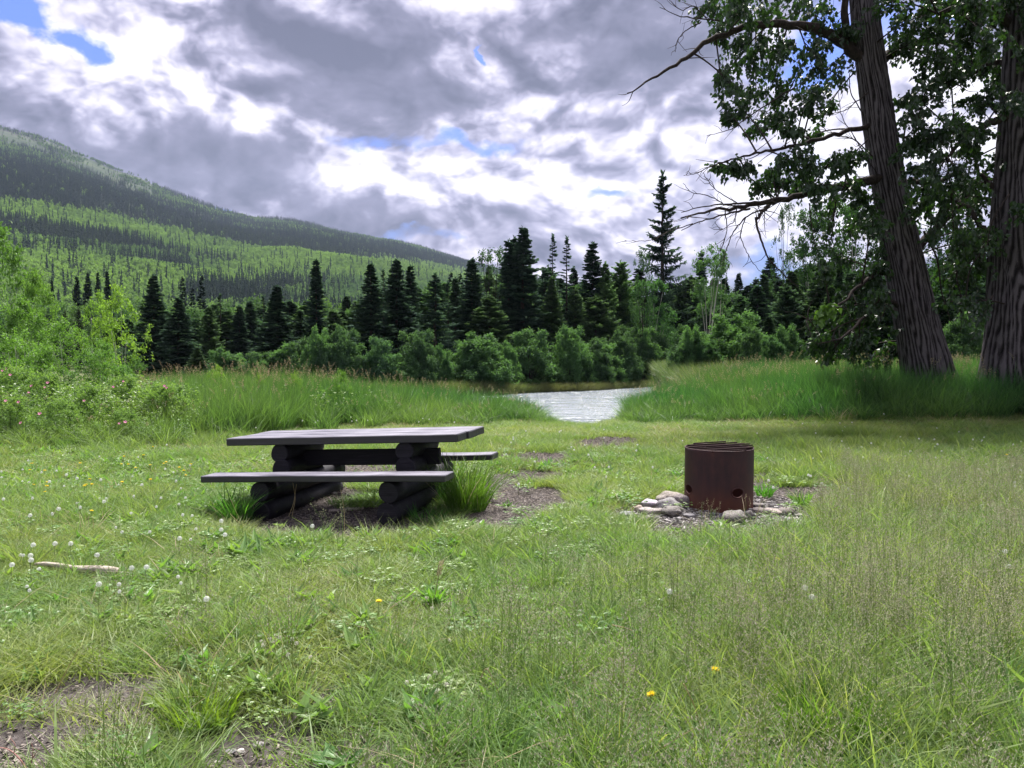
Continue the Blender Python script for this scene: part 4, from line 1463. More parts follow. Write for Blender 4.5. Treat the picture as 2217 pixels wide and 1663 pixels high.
CL1 = [(1530, 20, 32, .9), (1550, 75, 34, 1), (1575, 30, 45, 1), (1620, 25, 60, 1), (1690, 30, 65, 1), (1765, 30, 65, 1), (1600, 95, 45, 1), (1640, 115, 45, 1.1), (1690, 110, 55, 1.1),
       (1750, 120, 60, 1), (1800, 155, 55, .9), (1830, 60, 45, .7), (1575, 160, 26, .9), (1562, 192, 26, 1), (1590, 192, 25, .8), (1570, 238, 20, 1), (1600, 232, 30, 1), (1630, 215, 32, .9),
       (1670, 190, 34, .8), (1700, 215, 34, .8), (1660, 250, 28, .8), (1632, 283, 22, 1), (1690, 250, 30, .8), (1712, 275, 26, .8), (1745, 215, 34, .7), (1770, 190, 34, .8), (1790, 235, 30, .6),
       (1745, 300, 26, .7), (1550, 350, 20, 1), (1583, 358, 26, 1), (1612, 362, 22, .9), (1668, 365, 30, 1), (1710, 350, 40, 1), (1755, 350, 40, 1), (1800, 350, 45, 1), (1845, 340, 34, .8),
       (1650, 395, 26, .9), (1690, 390, 34, 1), (1740, 395, 36, 1), (1790, 400, 40, 1), (1835, 410, 42, 1), (1870, 445, 40, 1), (1850, 490, 40, .9), (1890, 480, 35, .8), (1800, 450, 35, .6),
       (1935, 385, 30, 1.2), (1915, 420, 26, 1.0), (1950, 420, 28, 1.0), (1925, 220, 26, .8), (1895, 545, 30, .7), (1780, 575, 26, .8), (1815, 558, 26, .7), (1800, 520, 26, .5),
       (1700, -40, 70, .8), (1600, -40, 60, .8), (1800, -50, 70, .8), (1520, -30, 40, .8), (1900, -60, 60, .7),
       # the lit sprig beside the trunk
       (1758, 692, 24, 1.3), (1790, 675, 28, 1.3), (1822, 655, 30, 1.3), (1850, 625, 30, 1.2), (1880, 592, 32, 1.2), (1905, 575, 24, 1), (1835, 700, 36, 1.3), (1800, 715, 30, 1.2),
       (1770, 742, 26, 1.2), (1870, 680, 38, 1.2), (1905, 650, 36, 1.1), (1900, 710, 38, 1.1), (1860, 745, 38, 1.1), (1825, 765, 32, 1.0), (1920, 755, 36, 1.0), (1885, 785, 32, .9), (1790, 775, 24, .8)]
DEAD1 = [([(1636, 470), (1640, 495), (1648, 522), (1664, 562), (1687, 585), (1730, 624)], 5, 1.5, -1.2),
         ([(1650, 455), (1620, 465), (1601, 483), (1585, 507), (1573, 538), (1564, 585)], 3.5, 1, -1.2),
         ([(1615, 470), (1601, 507), (1613, 538), (1632, 573), (1650, 592)], 2.5, .8, -1.2),
         ([(1475, 460), (1519, 448), (1570, 442), (1644, 438)][::-1], 5, 1.5, -1.1),
         ([(1475, 499), (1515, 479), (1570, 464), (1624, 452)][::-1], 5, 1.5, -1.1),
         ([(1479, 397), (1495, 417), (1538, 424), (1570, 444), (1600, 446)][::-1], 3, 1, -1.2),
         ([(1522, 373), (1535, 395), (1550, 412), (1600, 442)][::-1], 2.5, 1, -1.2),
         ([(1428, 16), (1468, 35), (1522, 41), (1562, 45), (1590, 62)][::-1], 4, 1.2, -1),
         ([(1462, 113), (1464, 90), (1483, 67), (1518, 47)][::-1], 3, 1, -1),
         ([(1445, -5), (1475, 25), (1500, 10), (1530, 40)][::-1], 3, 1, -1),
         ([(1530, 294), (1585, 280), (1624, 251), (1671, 219), (1720, 190)][::-1], 4, 1, -1),
         ([(1352, 520), (1370, 523), (1409, 521), (1450, 500), (1500, 484)][::-1], 2.2, .9, -1.1),
         ([(1480, 380), (1510, 376), (1535, 362), (1577, 347)][::-1], 3, 1, -1.2),
         ([(1570, 451), (1575, 500), (1560, 540), (1545, 560)], 2.5, .8, -1.2),
         ([(1596, 446), (1590, 480), (1560, 500), (1548, 480)], 2.5, .8, -1.2),
         ([(1880, 300), (1850, 330), (1846, 370), (1880, 400)], 3, 1, -.8), ([(1870, 250), (1840, 200), (1838, 160), (1860, 130)], 3, 1, -.6),
         ([(1890, 340), (1850, 300), (1800, 290), (1760, 260)], 3, 1, -.6), ([(1880, 200), (1830, 240), (1780, 250)], 3, 1, -.6),
         ([(1900, 380), (1870, 330), (1820, 250), (1815, 200)], 3, 1, -.7), ([(1960, 300), (2000, 250), (2060, 210)], 3, 1, -.7),
         ([(1970, 340), (2020, 330), (2070, 280), (2110, 250)], 3, 1, -.7), ([(1752, 440), (1755, 479), (1762, 518), (1773, 555)], 3, 1, -1.5),
         ([(2000, 500), (2030, 560), (2040, 640), (2060, 700)], 5, 1.5, -.5), ([(2080, 520), (2070, 600), (2085, 660), (2080, 720)], 4, 1.2, -.5)]
rs = np.random.default_rng(5)
CL2 = []
for yy_ in range(-60, 660, 50):
    for xx_ in range(1930, 2290, 46):
        px, py = xx_ + rs.uniform(-22, 22), yy_ + rs.uniform(-22, 22)
        left_of = np.interp(py, [-60, 60, 290, 430, 570, 700], [1930, 1945, 1990, 2010, 2030, 2080])
        if px < left_of - 22: continue
        if px > 2125 and py > 230 and rs.random() < .8: continue
        dens = rs.uniform(.75, 1.25)
        if py > 500 and rs.random() < .35: continue
        if rs.random() < .04: continue
        CL2.append((px, py, rs.uniform(34, 50) * (1.25 if py > 330 else 1.05), dens * (1.15 if py > 330 else 1)))
CL1 += [c_ for k, c_ in enumerate(CL2) if k % 3 == 0]
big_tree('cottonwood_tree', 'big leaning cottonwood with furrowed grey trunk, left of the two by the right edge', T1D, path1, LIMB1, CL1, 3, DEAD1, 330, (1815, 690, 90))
LIMB2 = [([(2190, 250), (2150, 262), (2090, 300), (2050, 340)], 20, 6, -.6), ([(2195, 560), (2150, 530), (2100, 450), (2060, 430)], 18, 6, .5),
         ([(2200, 60), (2150, 20), (2090, 10), (2030, 30)], 22, 6, -.8), ([(2190, 420), (2140, 400), (2110, 360)], 16, 5, .5),
         ([(2200, 150), (2160, 130), (2120, 150), (2060, 190)], 14, 4, .8), ([(2230, -60), (2150, -110), (2060, -100)], 20, 8, -.8)]
big_tree('cottonwood_tree', 'upright dark trunked cottonwood cut by the right edge of the picture', T2D, path2, LIMB2, [c_ for k, c_ in enumerate(CL2) if k % 3], 8,
         [([(2150, 640), (2120, 690), (2105, 740)], 4, 1, -.6), ([(2140, 520), (2100, 580), (2090, 640), (2100, 700)], 4, 1, -.6),
          ([(2185, 420), (2150, 470), (2130, 560)], 4, 1, -1.0)], 330)

# ------------------------------------------------------------------ ground cover: points carry what stands on them
def scatter(name, label, pts, rotz, scale, variant, tint, templates, tilt=None, kind='stuff', cat=None):
    me = bpy.data.meshes.new(name)
    n = len(pts)
    me.vertices.add(n)
    me.vertices.foreach_set('co', np.asarray(pts, np.float32).ravel())
    def put(nm, typ, arr, key='value'):
        a_ = me.attributes.new(nm, typ, 'POINT')
        a_.data.foreach_set(key, np.ascontiguousarray(arr).ravel())
    rot = np.zeros((n, 3), np.float32)
    rot[:, 2] = rotz
    if tilt is not None:
        rot[:, 0] = tilt[:, 0]
        rot[:, 1] = tilt[:, 1]
    sc_ = np.asarray(scale, np.float32)
    if sc_.ndim == 1: sc_ = np.stack([sc_] * 3, 1)
    put('rot', 'FLOAT_VECTOR', rot, 'vector')
    put('scl', 'FLOAT_VECTOR', sc_, 'vector')
    put('pick', 'INT', np.asarray(variant, np.int32))
    put('tint', 'FLOAT', np.asarray(tint, np.float32))
    c = bpy.data.collections.new(name + '_kinds')
    for k, t_ in enumerate(templates):
        c.objects.link(bpy.data.objects.new(f'{name}_{k:02d}', t_))
    ng = bpy.data.node_groups.new(name, 'GeometryNodeTree')
    ng.interface.new_socket('Geometry', in_out='INPUT', socket_type='NodeSocketGeometry')
    ng.interface.new_socket('Geometry', in_out='OUTPUT', socket_type='NodeSocketGeometry')
    N_ = ng.nodes.new
    gi, go = N_('NodeGroupInput'), N_('NodeGroupOutput')
    m2p = N_('GeometryNodeMeshToPoints')
    iop = N_('GeometryNodeInstanceOnPoints')
    ci = N_('GeometryNodeCollectionInfo')
    ci.inputs['Collection'].default_value = c
    ci.inputs['Separate Children'].default_value = True
    ci.inputs['Reset Children'].default_value = True
    def na_(nm, typ):
        q = N_('GeometryNodeInputNamedAttribute')
        q.data_type = typ
        q.inputs['Name'].default_value = nm
        return q.outputs['Attribute']
    L = ng.links.new
    L(gi.outputs[0], m2p.inputs[0])
    L(m2p.outputs[0], iop.inputs['Points'])
    L(ci.outputs[0], iop.inputs['Instance'])
    iop.inputs['Pick Instance'].default_value = True
    L(na_('pick', 'INT'), iop.inputs['Instance Index'])
    L(na_('rot', 'FLOAT_VECTOR'), iop.inputs['Rotation'])
    L(na_('scl', 'FLOAT_VECTOR'), iop.inputs['Scale'])
    L(iop.outputs[0], go.inputs[0])
    o = obj(name, me)
    md = o.modifiers.new('scatter', 'NODES')
    md.node_group = ng
    tag(o, label, cat, None, kind)
    return o


def inst_mat(name, a0, a1, b0, b1, trans=.4, tcol=(1.5, 1.6, .7), rough=.5, spec=.3):
    """tint 0 uses colours a, tint 1 colours b; var inside a tuft runs dark to light"""
    return leaf_mat(name, a0, a1, trans, tcol, rough, spec, inst=True, objcol=False, third=(b0, b1))


M['grass'] = inst_mat('meadow_grass', (.052, .118, .034), (.160, .270, .090), (.150, .180, .062), (.340, .350, .150), .40)
M['tallgrass'] = inst_mat('tall_grass', (.014, .055, .022), (.056, .165, .055), (.060, .110, .034), (.185, .270, .095), .42)
M['straw'] = inst_mat('dry_grass', (.20, .17, .085), (.42, .37, .22), (.26, .17, .11), (.46, .34, .25), .3, (1.1, 1.1, .9))
M['panicle'] = inst_mat('seed_heads', (.20, .215, .12), (.40, .41, .27), (.235, .205, .16), (.43, .39, .33), .3, (1.1, 1.1, 1))
M['forb'] = inst_mat('broad_weeds', (.050, .125, .036), (.130, .255, .078), (.120, .180, .045), (.240, .320, .105), .35, (1.5, 1.7, .6), .42, .45)
M['reed'] = inst_mat('bank_reeds', (.045, .085, .028), (.110, .160, .060), (.110, .115, .055), (.21, .20, .11), .3)
M['needle_far'] = inst_mat('far_conifers', (.011, .030, .028), (.034, .066, .055), (.036, .064, .032), (.080, .120, .060), .08, (1.2, 1.2, 1), .8, .1)
M['aspen_far'] = inst_mat('far_aspens', (.042, .092, .046), (.085, .155, .070), (.135, .235, .065), (.235, .345, .110), .3, (1.3, 1.5, .6), .7, .1)


def blades(g_, n, R, h0, h1, w, lean=.35, curl=.5, seg=3, mat=0, seed=0, up0=1.0, vlo=.1, vhi=1.0):
    r = np.random.default_rng(seed)
    a = r.uniform(0, 6.283, n)
    q = R * np.sqrt(r.uniform(0, 1, n))
    base = np.stack([q * np.cos(a), q * np.sin(a), np.full(n, -.01)], 1)
    ad = a + r.normal(0, .9, n)
    out_ = np.stack([np.cos(ad), np.sin(ad), np.zeros(n)], 1)
    h = r.uniform(h0, h1, n)
    ln = np.abs(r.normal(lean, lean * .5, n))
    cu = np.abs(r.normal(curl, curl * .5, n))
    sd_ = r.uniform(0, 6.283, n)
    side = np.stack([np.cos(sd_), np.sin(sd_), np.zeros(n)], 1)
    ww = w * np.exp(r.normal(-.05, .42, n))
    V = []
    prof = [1.0, .92, .68, .40][:seg + 0] if seg > 2 else [1.0, .7]
    for k in range(seg):
        s = k / seg
        c_ = base + out_ * (h * (ln * s + cu * s * s))[:, None] + np.array([0, 0, 1]) * (h * (s - .28 * cu * s * s))[:, None]
        V += [c_ - side * (ww * prof[k] / 2)[:, None], c_ + side * (ww * prof[k] / 2)[:, None]]
    tip = base + out_ * (h * (ln + cu))[:, None] + np.array([0, 0, 1]) * (h * (1 - .28 * cu))[:, None]
    V.append(tip)
    V = np.stack(V, 1)
    k_ = V.shape[1]
    idx = np.arange(n)[:, None] * k_
    quads_ = np.concatenate([idx + np.array([[2 * k, 2 * k + 1, 2 * k + 3, 2 * k + 2]]) for k in range(seg - 1)])
    tri = idx + np.array([[2 * seg - 2, 2 * seg - 1, 2 * seg]])
    var = np.clip(r.uniform(vlo, vhi, n)[:, None] + np.linspace(-.12, .12, k_)[None], 0, 1)
    n0 = g_.n
    g_.add(V.reshape(-1, 3), quads_, mat, var.ravel())
    g_.f.append((tri + n0, mat))


def panicles(g_, n, R, h0, h1, seed, mat=1, smat=0, spread=.05, nspk=46, sz=.008, plen=.13, tight=False):
    r = np.random.default_rng(seed)
    for _ in range(n):
        a, q = r.uniform(0, 6.283), R * math.sqrt(r.random())
        h = r.uniform(h0, h1)
        lx, ly = r.normal(0, .13, 2) * h
        b0 = np.array([q * math.cos(a), q * math.sin(a), 0])
        t_ = np.linspace(0, 1, 5)[:, None]
        st = b0 + t_ * np.array([0, 0, h]) + t_ ** 2 * np.array([lx, ly, 0])
        g_.tube(st, np.linspace(.0016, .0008, 5), 3, smat, .8, cap=False)
        s = r.uniform(0, 1, nspk)
        zc_ = 1 - s * plen / h
        c_ = np.stack([np.interp(zc_, t_[:, 0], st[:, k]) for k in range(3)], 1)
        rad = spread * (.15 + .85 * np.sin(np.clip(s * 2.6, 0, math.pi))) * r.uniform(.1, 1, nspk)
        th = r.uniform(0, 6.283, nspk)
        c_ = c_ + np.stack([rad * np.cos(th), rad * np.sin(th), rad * .35], 1)
        d = np.stack([np.cos(th) * .7, np.sin(th) * .7, np.full(nspk, .8)], 1)
        g_.leaves(c_, d, r.normal(0, 1, (nspk, 3)), sz * r.uniform(.7, 1.4, nspk), sz * .42, mat, r.uniform(0, 1, nspk), fold=0)


def T_(builder, mats, name='tuft'):
    g_ = Geo()
    builder(g_)
    return g_.mesh(name, mats)


G_ = M['grass']
short = [T_(lambda g_, s=s: blades(g_, 70, .12, .035, .11, .0048, .5, .6, 2, seed=s), [G_]) for s in (1, 2, 3)]
shortf = [T_(lambda g_, s=s: blades(g_, 46, .13, .035, .10, .0085, .5, .6, 2, seed=s), [G_]) for s in (4, 5)]
medium = [T_(lambda g_, s=s: blades(g_, 42, .09, .12, .30, .0050, .28, .45, 3, seed=s), [G_]) for s in (6, 7, 8)]


def forb_build(g_, s):
    r = np.random.default_rng(s)
    n = 16
    a = r.uniform(0, 6.283, n)
    e = r.uniform(.15, 1.1, n)
    d = np.stack([np.cos(a), np.sin(a), e], 1)
    p = np.stack([r.normal(0, .035, n), r.normal(0, .035, n), r.uniform(0, .02, n)], 1)
    g_.leaves(p, d, np.tile([0, 0, 1.0], (n, 1)) + r.normal(0, .2, (n, 3)), r.uniform(.06, .13, n), r.uniform(.018, .034, n), 0, r.uniform(.2, 1, n), fold=.2, heart=True)


def clover_build(g_, s):
    r = np.random.default_rng(s)
    n = 40
    p = np.stack([r.normal(0, .055, n), r.normal(0, .055, n), r.uniform(.015, .07, n)], 1)
    for k in range(3):
        a = r.uniform(0, .6, n) + k * 2.09
        g_.leaves(p, np.stack([np.cos(a), np.sin(a), np.full(n, .1)], 1), np.tile([0, 0, 1.0], (n, 1)) + r.normal(0, .25, (n, 3)), .017, .016, 0, r.uniform(.1, 1, n), fold=.1)


forb = [T_(lambda g_, s=s: forb_build(g_, s), [M['forb']]) for s in (1, 2, 3)]
clov = [T_(lambda g_, s=s: clover_build(g_, s), [M['forb']]) for s in (4, 5)]
strawt = [T_(lambda g_, s=s: blades(g_, 13, .09, .05, .20, .0042, .8, .8, 3, seed=s), [M['straw']]) for s in (1, 2, 3)]
pan = [T_(lambda g_, s=s: (panicles(g_, 5, .12, .24, .46, s, spread=.075, plen=.20, nspk=64, sz=.0095), blades(g_, 14, .1, .12, .26, .004, .3, .4, 3, seed=s)), [G_, M['panicle']]) for s in (1, 2, 3, 4)]

# lawn
def density(x, y):
    return 1 - sstep(.30, .62, bare(x, y))


def field_pts(n, y0, y1, wfac=.74, extra=1.2, power=.5):
    """points over the near meadow, uniform on the ground"""
    yv = np.sqrt(rng.uniform(y0 ** 2, y1 ** 2, n))
    xv = rng.uniform(-1, 1, n) * (wfac * yv + extra)
    return xv, yv


def put_on(x, y):
    return np.stack([x, y, land_z(x, y)], 1)


def tall_amount(px, y):
    """0..1: how tall the rank grass is, from where it stands (its foot line in the photograph)"""
    return 0


def foot_py(x, y):
    return project(x, y, land_z(x, y))


# near lawn
def patchy(x, y, s, f=1.0):
    return fbm(x * f, y * f, s)


x, y = field_pts(17000, 1.7, 9.0)
k = (rng.random(len(x)) < np.clip(density(x, y), .05 * (y < 5.5), .92)) & (y > 1.6)
x, y = x[k], y[k]
px, py = project(x, y, 0 * x)
right = sstep(1000, 1700, px) * sstep(1040, 1200, py)
yel = np.clip(.95 * patchy(x, y, 41, .9) + .55 * patchy(x, y, 42, 4) - .42 - .12 * right + rng.normal(0, .12, len(x)), 0, 1)
sz = .75 + .75 * patchy(x, y, 43, 1.6) + .35 * right
scatter('grass', 'short meadow grass around the table and the fire ring', put_on(x, y), rng.uniform(0, 6.28, len(x)), sz, rng.integers(0, 3, len(x)), yel, short)
x, y = field_pts(16000, 8.5, 19.5, .74, 2)
by = bank_y(x)
k = (rng.random(len(x)) < density(x, y)) & (y < by + .3)
x, y = x[k], y[k]
yel = np.clip(.95 * patchy(x, y, 41, .9) + .5 * patchy(x, y, 42, 3) - .36 + rng.normal(0, .1, len(x)), 0, 1)
scatter('grass', 'short meadow grass towards the river bank', put_on(x, y), rng.uniform(0, 6.28, len(x)), .8 + .8 * patchy(x, y, 44, 1.2), rng.integers(0, 2, len(x)), yel, shortf)
# medium tufts
x, y = field_pts(9000, 1.9, 14)
px, py = project(x, y, 0 * x)
want = sstep(.48, .68, patchy(x, y, 51, 1.3)) * .8 + .95 * sstep(1000, 1650, px + 60 * (patchy(x, y, 52, 2) - .5)) * sstep(1080, 1220, py - .12 * (px - 1600)) + .15 + .5*sstep(1330,1500,py)*sstep(700,900,px)
k = rng.random(len(x)) < want * density(x, y) * .9
x, y = x[k], y[k]
px, py = px[k], py[k]
ms = (.55 + .5 * patchy(x, y, 53, 1.5)) * (1 + .35 * sstep(1300, 1800, px)) * (1 - .4 * sstep(600, 100, px) * sstep(5, 4, y))
scatter('tufted_grass', 'longer tufts of meadow grass in the foreground', put_on(x, y), rng.uniform(0, 6.28, len(x)), ms, rng.integers(0, 3, len(x)),
        np.clip(patchy(x, y, 54, 1.0) * .9 - .15 + rng.normal(0, .12, len(x)), 0, 1), medium)
# airy seed heads
x, y = field_pts(6500, 1.9, 10)
px, py = project(x, y, 0 * x)
want = sstep(1150, 1650, px + 200 * (patchy(x, y, 61, .8) - .5)) * sstep(1000, 1090, py) * .95 + .75 * sstep(650, 1000, px) * sstep(1180, 1350, py) * sstep(.42, .6, patchy(x, y, 62, 1.2)) \
    + .10 * sstep(1050, 1200, py)
want = want * (.30 + .70 * sstep(.38, .58, patchy(x, y, 63, 1.6)))
want[(py < 1290) & (px < 1180)] *= .12
want[(py < 1275) & (px > 1180) & (px < 1790)] *= .06
k = rng.random(len(x)) < want * density(x, y) * .50
x, y = x[k], y[k]
scatter('seeding_grass', 'airy grass in seed standing in the right foreground', put_on(x, y), rng.uniform(0, 6.28, len(x)), .75 + .45 * rng.random(len(x)), rng.integers(0, 4, len(x)),
        np.clip(patchy(x, y, 64, 1.4) * 1.3 - .2, 0, 1), pan)
# weeds
x, y = field_pts(9000, 1.8, 12)
px, py = project(x, y, 0 * x)
want = .30 + .75 * sstep(.5, .62, patchy(x, y, 71, 1.2)) + .3 * sstep(800, 300, px)
k = rng.random(len(x)) < want * np.clip(density(x, y) + .12, 0, 1) * .75
x, y = x[k], y[k]
v = rng.integers(0, 5, len(x))
scatter('weeds', 'low broad leaved weeds and clover between the grass', put_on(x, y), rng.uniform(0, 6.28, len(x)), .65 + .85 * rng.random(len(x)) ** 1.5, v,
        np.clip(patchy(x, y, 72, 1.5) + rng.normal(0, .2, len(x)) - .1, 0, 1), forb + clov)
# straw
x, y = field_pts(5200, 1.8, 17.5)
px, py = project(x, y, 0 * x)
want = .18 + .6 * sstep(.55, .7, patchy(x, y, 81, .9)) + .8 * sstep(1350, 1600, px) * sstep(870, 900, py) * sstep(960, 930, py)
k = rng.random(len(x)) < want * np.clip(density(x, y) + .05, 0, 1) * .7
x, y = x[k], y[k]
scatter('dead_grass', 'bleached dead grass blades lying in the meadow', put_on(x, y), rng.uniform(0, 6.28, len(x)), .6 + .8 * rng.random(len(x)), rng.integers(0, 3, len(x)),
        rng.random(len(x)) ** 2, strawt)

# ------------------------------------------------------------------ tall rank grass along the bank
TG = M['tallgrass']
tall = [T_(lambda g_, s=s: (blades(g_, 64, .17, .42, 1.0, .0085, .14, .30, 3, seed=s, vlo=0), blades(g_, 12, .12, .85, 1.12, .006, .05, .08, 3, seed=s + 50)), [TG]) for s in (1, 2, 3, 4)]
seedst = [T_(lambda g_, s=s: (panicles(g_, 4, .12, .95, 1.25, s, 1, 0, .018, 26, .018, .16), blades(g_, 22, .14, .4, .85, .008, .14, .2, 3, seed=s)), [TG, M['straw']]) for s in (1, 2)]
n = 15000
x = rng.uniform(-16, 20, n)
y = rng.uniform(11.5, 27, n)
by = bank_y(x)
px, py = project(x, y, land_z(x, y))
fpy = np.interp(px, [-400, 0, 200, 350, 500, 700, 900, 1050, 1150, 1215, 1232, 1262, 1290, 1350, 1450, 1600, 1750, 1900, 2100, 2217, 2700],
                [980, 978, 974, 972, 960, 935, 924, 922, 918, 914, 906, 906, 910, 916, 918, 916, 912, 910, 912, 916, 916])
hmax = np.interp(px, [-400, 0, 300, 420, 700, 850, 950, 1080, 1150, 1200, 1225, 1265, 1300, 1345, 1420, 1500, 1650, 1800, 2050, 2217, 2700],
                 [.75, .75, .80, .98, 1.05, .95, .80, .72, .52, .34, .16, .16, .36, .62, .80, .88, .92, .96, .96, 1.0, 1.0])
ok = (py < fpy + 12 * (fbm(x * 1.3, y * 1.3, 91) - .5)) & (y < by + .55) & (np.abs(px - 1245) > 18 + 1.0 * np.maximum(0, 0))
edge = sstep(-2, 26 + 30 * (px < 450), fpy - py)
ok &= rng.random(n) < .35 + .65 * edge
x, y, px, py, hmax, edge = x[ok], y[ok], px[ok], py[ok], hmax[ok], edge[ok]
hs = hmax * (.50 + .50 * edge) * rng.uniform(.82, 1.14, len(x)) * (.82 + .36 * fbm(x * .9, y * .9, 92))
hs *= np.where(px < 300, .85, 1.0)
v = np.where(rng.random(len(x)) < .10, rng.integers(4, 6, len(x)), rng.integers(0, 4, len(x)))
tn = np.clip(fbm(x * .5, y * .5, 93) * 1.1 - .25 + .25 * (1 - edge) + .30 * sstep(1100, 300, px) - .10 * sstep(1300, 1500, px), 0, 1)
scatter('tall_grass', 'tall green grass along the river bank', put_on(x, y), rng.uniform(0, 6.28, len(x)), np.stack([.9 + .2 * hs, .9 + .2 * hs, hs], 1), v, tn, tall + seedst,
        tilt=rng.normal(0, .07, (len(x), 2)))
# leafy forbs mixed in at the left
x = rng.uniform(-14, -2.0, 1900)
y = rng.uniform(11.5, 19, 1900)
px, py = project(x, y, land_z(x, y))
k = (px < 420) & (py < 968) | ((px < 900) & (py < 925) & (rng.random(len(x)) < .06))
x, y = x[k], y[k]


def tallforb(g_, s):
    r = np.random.default_rng(s)
    for _ in range(9):
        a, q = r.uniform(0, 6.283), .16 * math.sqrt(r.random())
        b0 = np.array([q * math.cos(a), q * math.sin(a), 0])
        h = r.uniform(.4, .85)
        l_ = r.normal(0, .12, 2)
        t_ = np.linspace(0, 1, 5)[:, None]
        st = b0 + t_ * np.array([l_[0], l_[1], h])
        g_.tube(st, .0025, 3, 0, .4, cap=False)
        n_ = 26
        s_ = r.uniform(.15, 1, n_)
        p = b0 + s_[:, None] * np.array([l_[0], l_[1], h])
        a = r.uniform(0, 6.283, n_)
        g_.leaves(p, np.stack([np.cos(a), np.sin(a), r.uniform(-.1, .7, n_)], 1), np.tile([0, 0, 1.], (n_, 1)) + r.normal(0, .3, (n_, 3)), r.uniform(.05, .10, n_), .03, 0, r.uniform(.1, 1, n_))


tf = [T_(lambda g_, s=s: tallforb(g_, s), [M['forb']]) for s in (1, 2, 3)]
scatter('tall_weeds', 'tall leafy weeds below the rose bushes', put_on(x, y), rng.uniform(0, 6.28, len(x)), rng.uniform(.7, 1.1, len(x)) * (.35 + .65 * sstep(0, 45, 970 - foot_py(x, y)[1])), rng.integers(0, 3, len(x)),
        np.clip(fbm(x, y, 95) * 1.4 - .2, 0, 1), tf)
# far bank grass and reeds
x = rng.uniform(-20, 45, 9000)
off = rng.exponential(2.2, len(x)) - .25
y = far_y(x) + off
reed = [T_(lambda g_, s=s: blades(g_, 40, .35, .35, .85, .018, .25, .35, 2, seed=s), [M['reed']]) for s in (1, 2, 3)]
k = off < 9
x, y = x[k], y[k]
hh_ = .45 + .4 * rng.random(len(x)) + .5 * sstep(2, -4, x) * (off[k] < 1.6)
scatter('bank_grass', 'brownish grass and reeds on the far river bank', put_on(x, y), rng.uniform(0, 6.28, len(x)), np.stack([hh_ * 0 + 1, hh_ * 0 + 1, hh_], 1), rng.integers(0, 3, len(x)),
        np.clip(fbm(x * .3, y * .3, 96) * 1.5 - .3, 0, 1), reed)

x = rng.uniform(3.2, 15, 7000)
y = rng.uniform(21, 62, 7000)
k = (y < bank_y(x) + .6) & ((y > 24) | (x > 6))
x, y = x[k], y[k]
scatter('bank_grass', 'rough green grass on the near bank beyond the tall grass', put_on(x, y), rng.uniform(0, 6.28, len(x)), np.stack([1.3 + 0 * x, 1.3 + 0 * x, .8 + .6 * rng.random(len(x))], 1),
        rng.integers(0, 3, len(x)), np.clip(fbm(x * .3, y * .3, 97) * .8 - .3, 0, 1), reed)

# ------------------------------------------------------------------ debris on the bare ground
M['chip'] = inst_mat('wood_chips', (.08, .066, .058), (.27, .235, .21), (.13, .125, .135), (.42, .41, .43), 0, rough=.9)


def chips(g_, s):
    r = np.random.default_rng(s)
    for _ in range(26):
        a = r.uniform(0, 6.283)
        L, W, H_ = r.uniform(.006, .035), r.uniform(.003, .009), r.uniform(.001, .004)
        c_ = np.array([r.normal(0, .09), r.normal(0, .09), .004 + r.uniform(0, .006)])
        u, v_ = np.array([math.cos(a), math.sin(a), r.normal(0, .12)]) * L / 2, np.array([-math.sin(a), math.cos(a), r.normal(0, .2)]) * W / 2
        w_ = np.array([0, 0, H_])
        P_ = [c_ - u - v_, c_ + u - v_ * .4, c_ + u + v_, c_ - u + v_ * .6]
        g_.add(P_ + [p_ + w_ for p_ in P_], [(4, 5, 6, 7), (0, 1, 5, 4), (1, 2, 6, 5), (2, 3, 7, 6), (3, 0, 4, 7)], 0, r.uniform(0, 1))


def pebbles(g_, s):
    r = np.random.default_rng(s)
    for _ in range(14):
        c_ = np.array([r.normal(0, .10), r.normal(0, .10), .002])
        R_ = r.uniform(.004, .013) * np.array([1, r.uniform(.6, 1), r.uniform(.4, .7)])
        th = np.linspace(0, 6.283, 6, endpoint=False)
        ring1 = np.c_[np.cos(th), np.sin(th), np.zeros(6)] * R_
        ring2 = np.c_[np.cos(th + .3) * .7, np.sin(th + .3) * .7, np.full(6, .75)] * R_
        V_ = np.concatenate([ring1, ring2]) + c_
        fs = [(k, (k + 1) % 6, 6 + (k + 1) % 6, 6 + k) for k in range(6)]
        n0 = g_.n
        g_.add(V_, fs, 0, r.uniform(0, 1))
        g_.f.append((np.arange(6, 12)[None] + n0, 0))


ch = [T_(lambda g_, s=s: chips(g_, s), [M['chip']]) for s in (1, 2, 3)] + [T_(lambda g_, s=s: pebbles(g_, s), [M['chip']]) for s in (1, 2)]
x, y = field_pts(26000, 2.0, 15)
bb = bare(x, y)
k = rng.random(len(x)) < sstep(.3, .8, bb) * .95
x, y = x[k], y[k]
dr = np.hypot((x - RX) / 1.1, (y - RY + .25) / .7)
scatter('gravel', 'wood chips, gravel and dry bits on the bare ground', put_on(x, y) + np.array([0, 0, -.020]), rng.uniform(0, 6.28, len(x)), rng.uniform(.6, 1.2, len(x)) * np.where((dr < 1.6) & (rng.random(len(x)) < .3), 2.0, 1.0),
        rng.choice(5, len(x), p=[.24, .24, .22, .15, .15]), np.clip(1 - dr * .6 + rng.normal(0, .2, len(x)), 0, 1), ch)

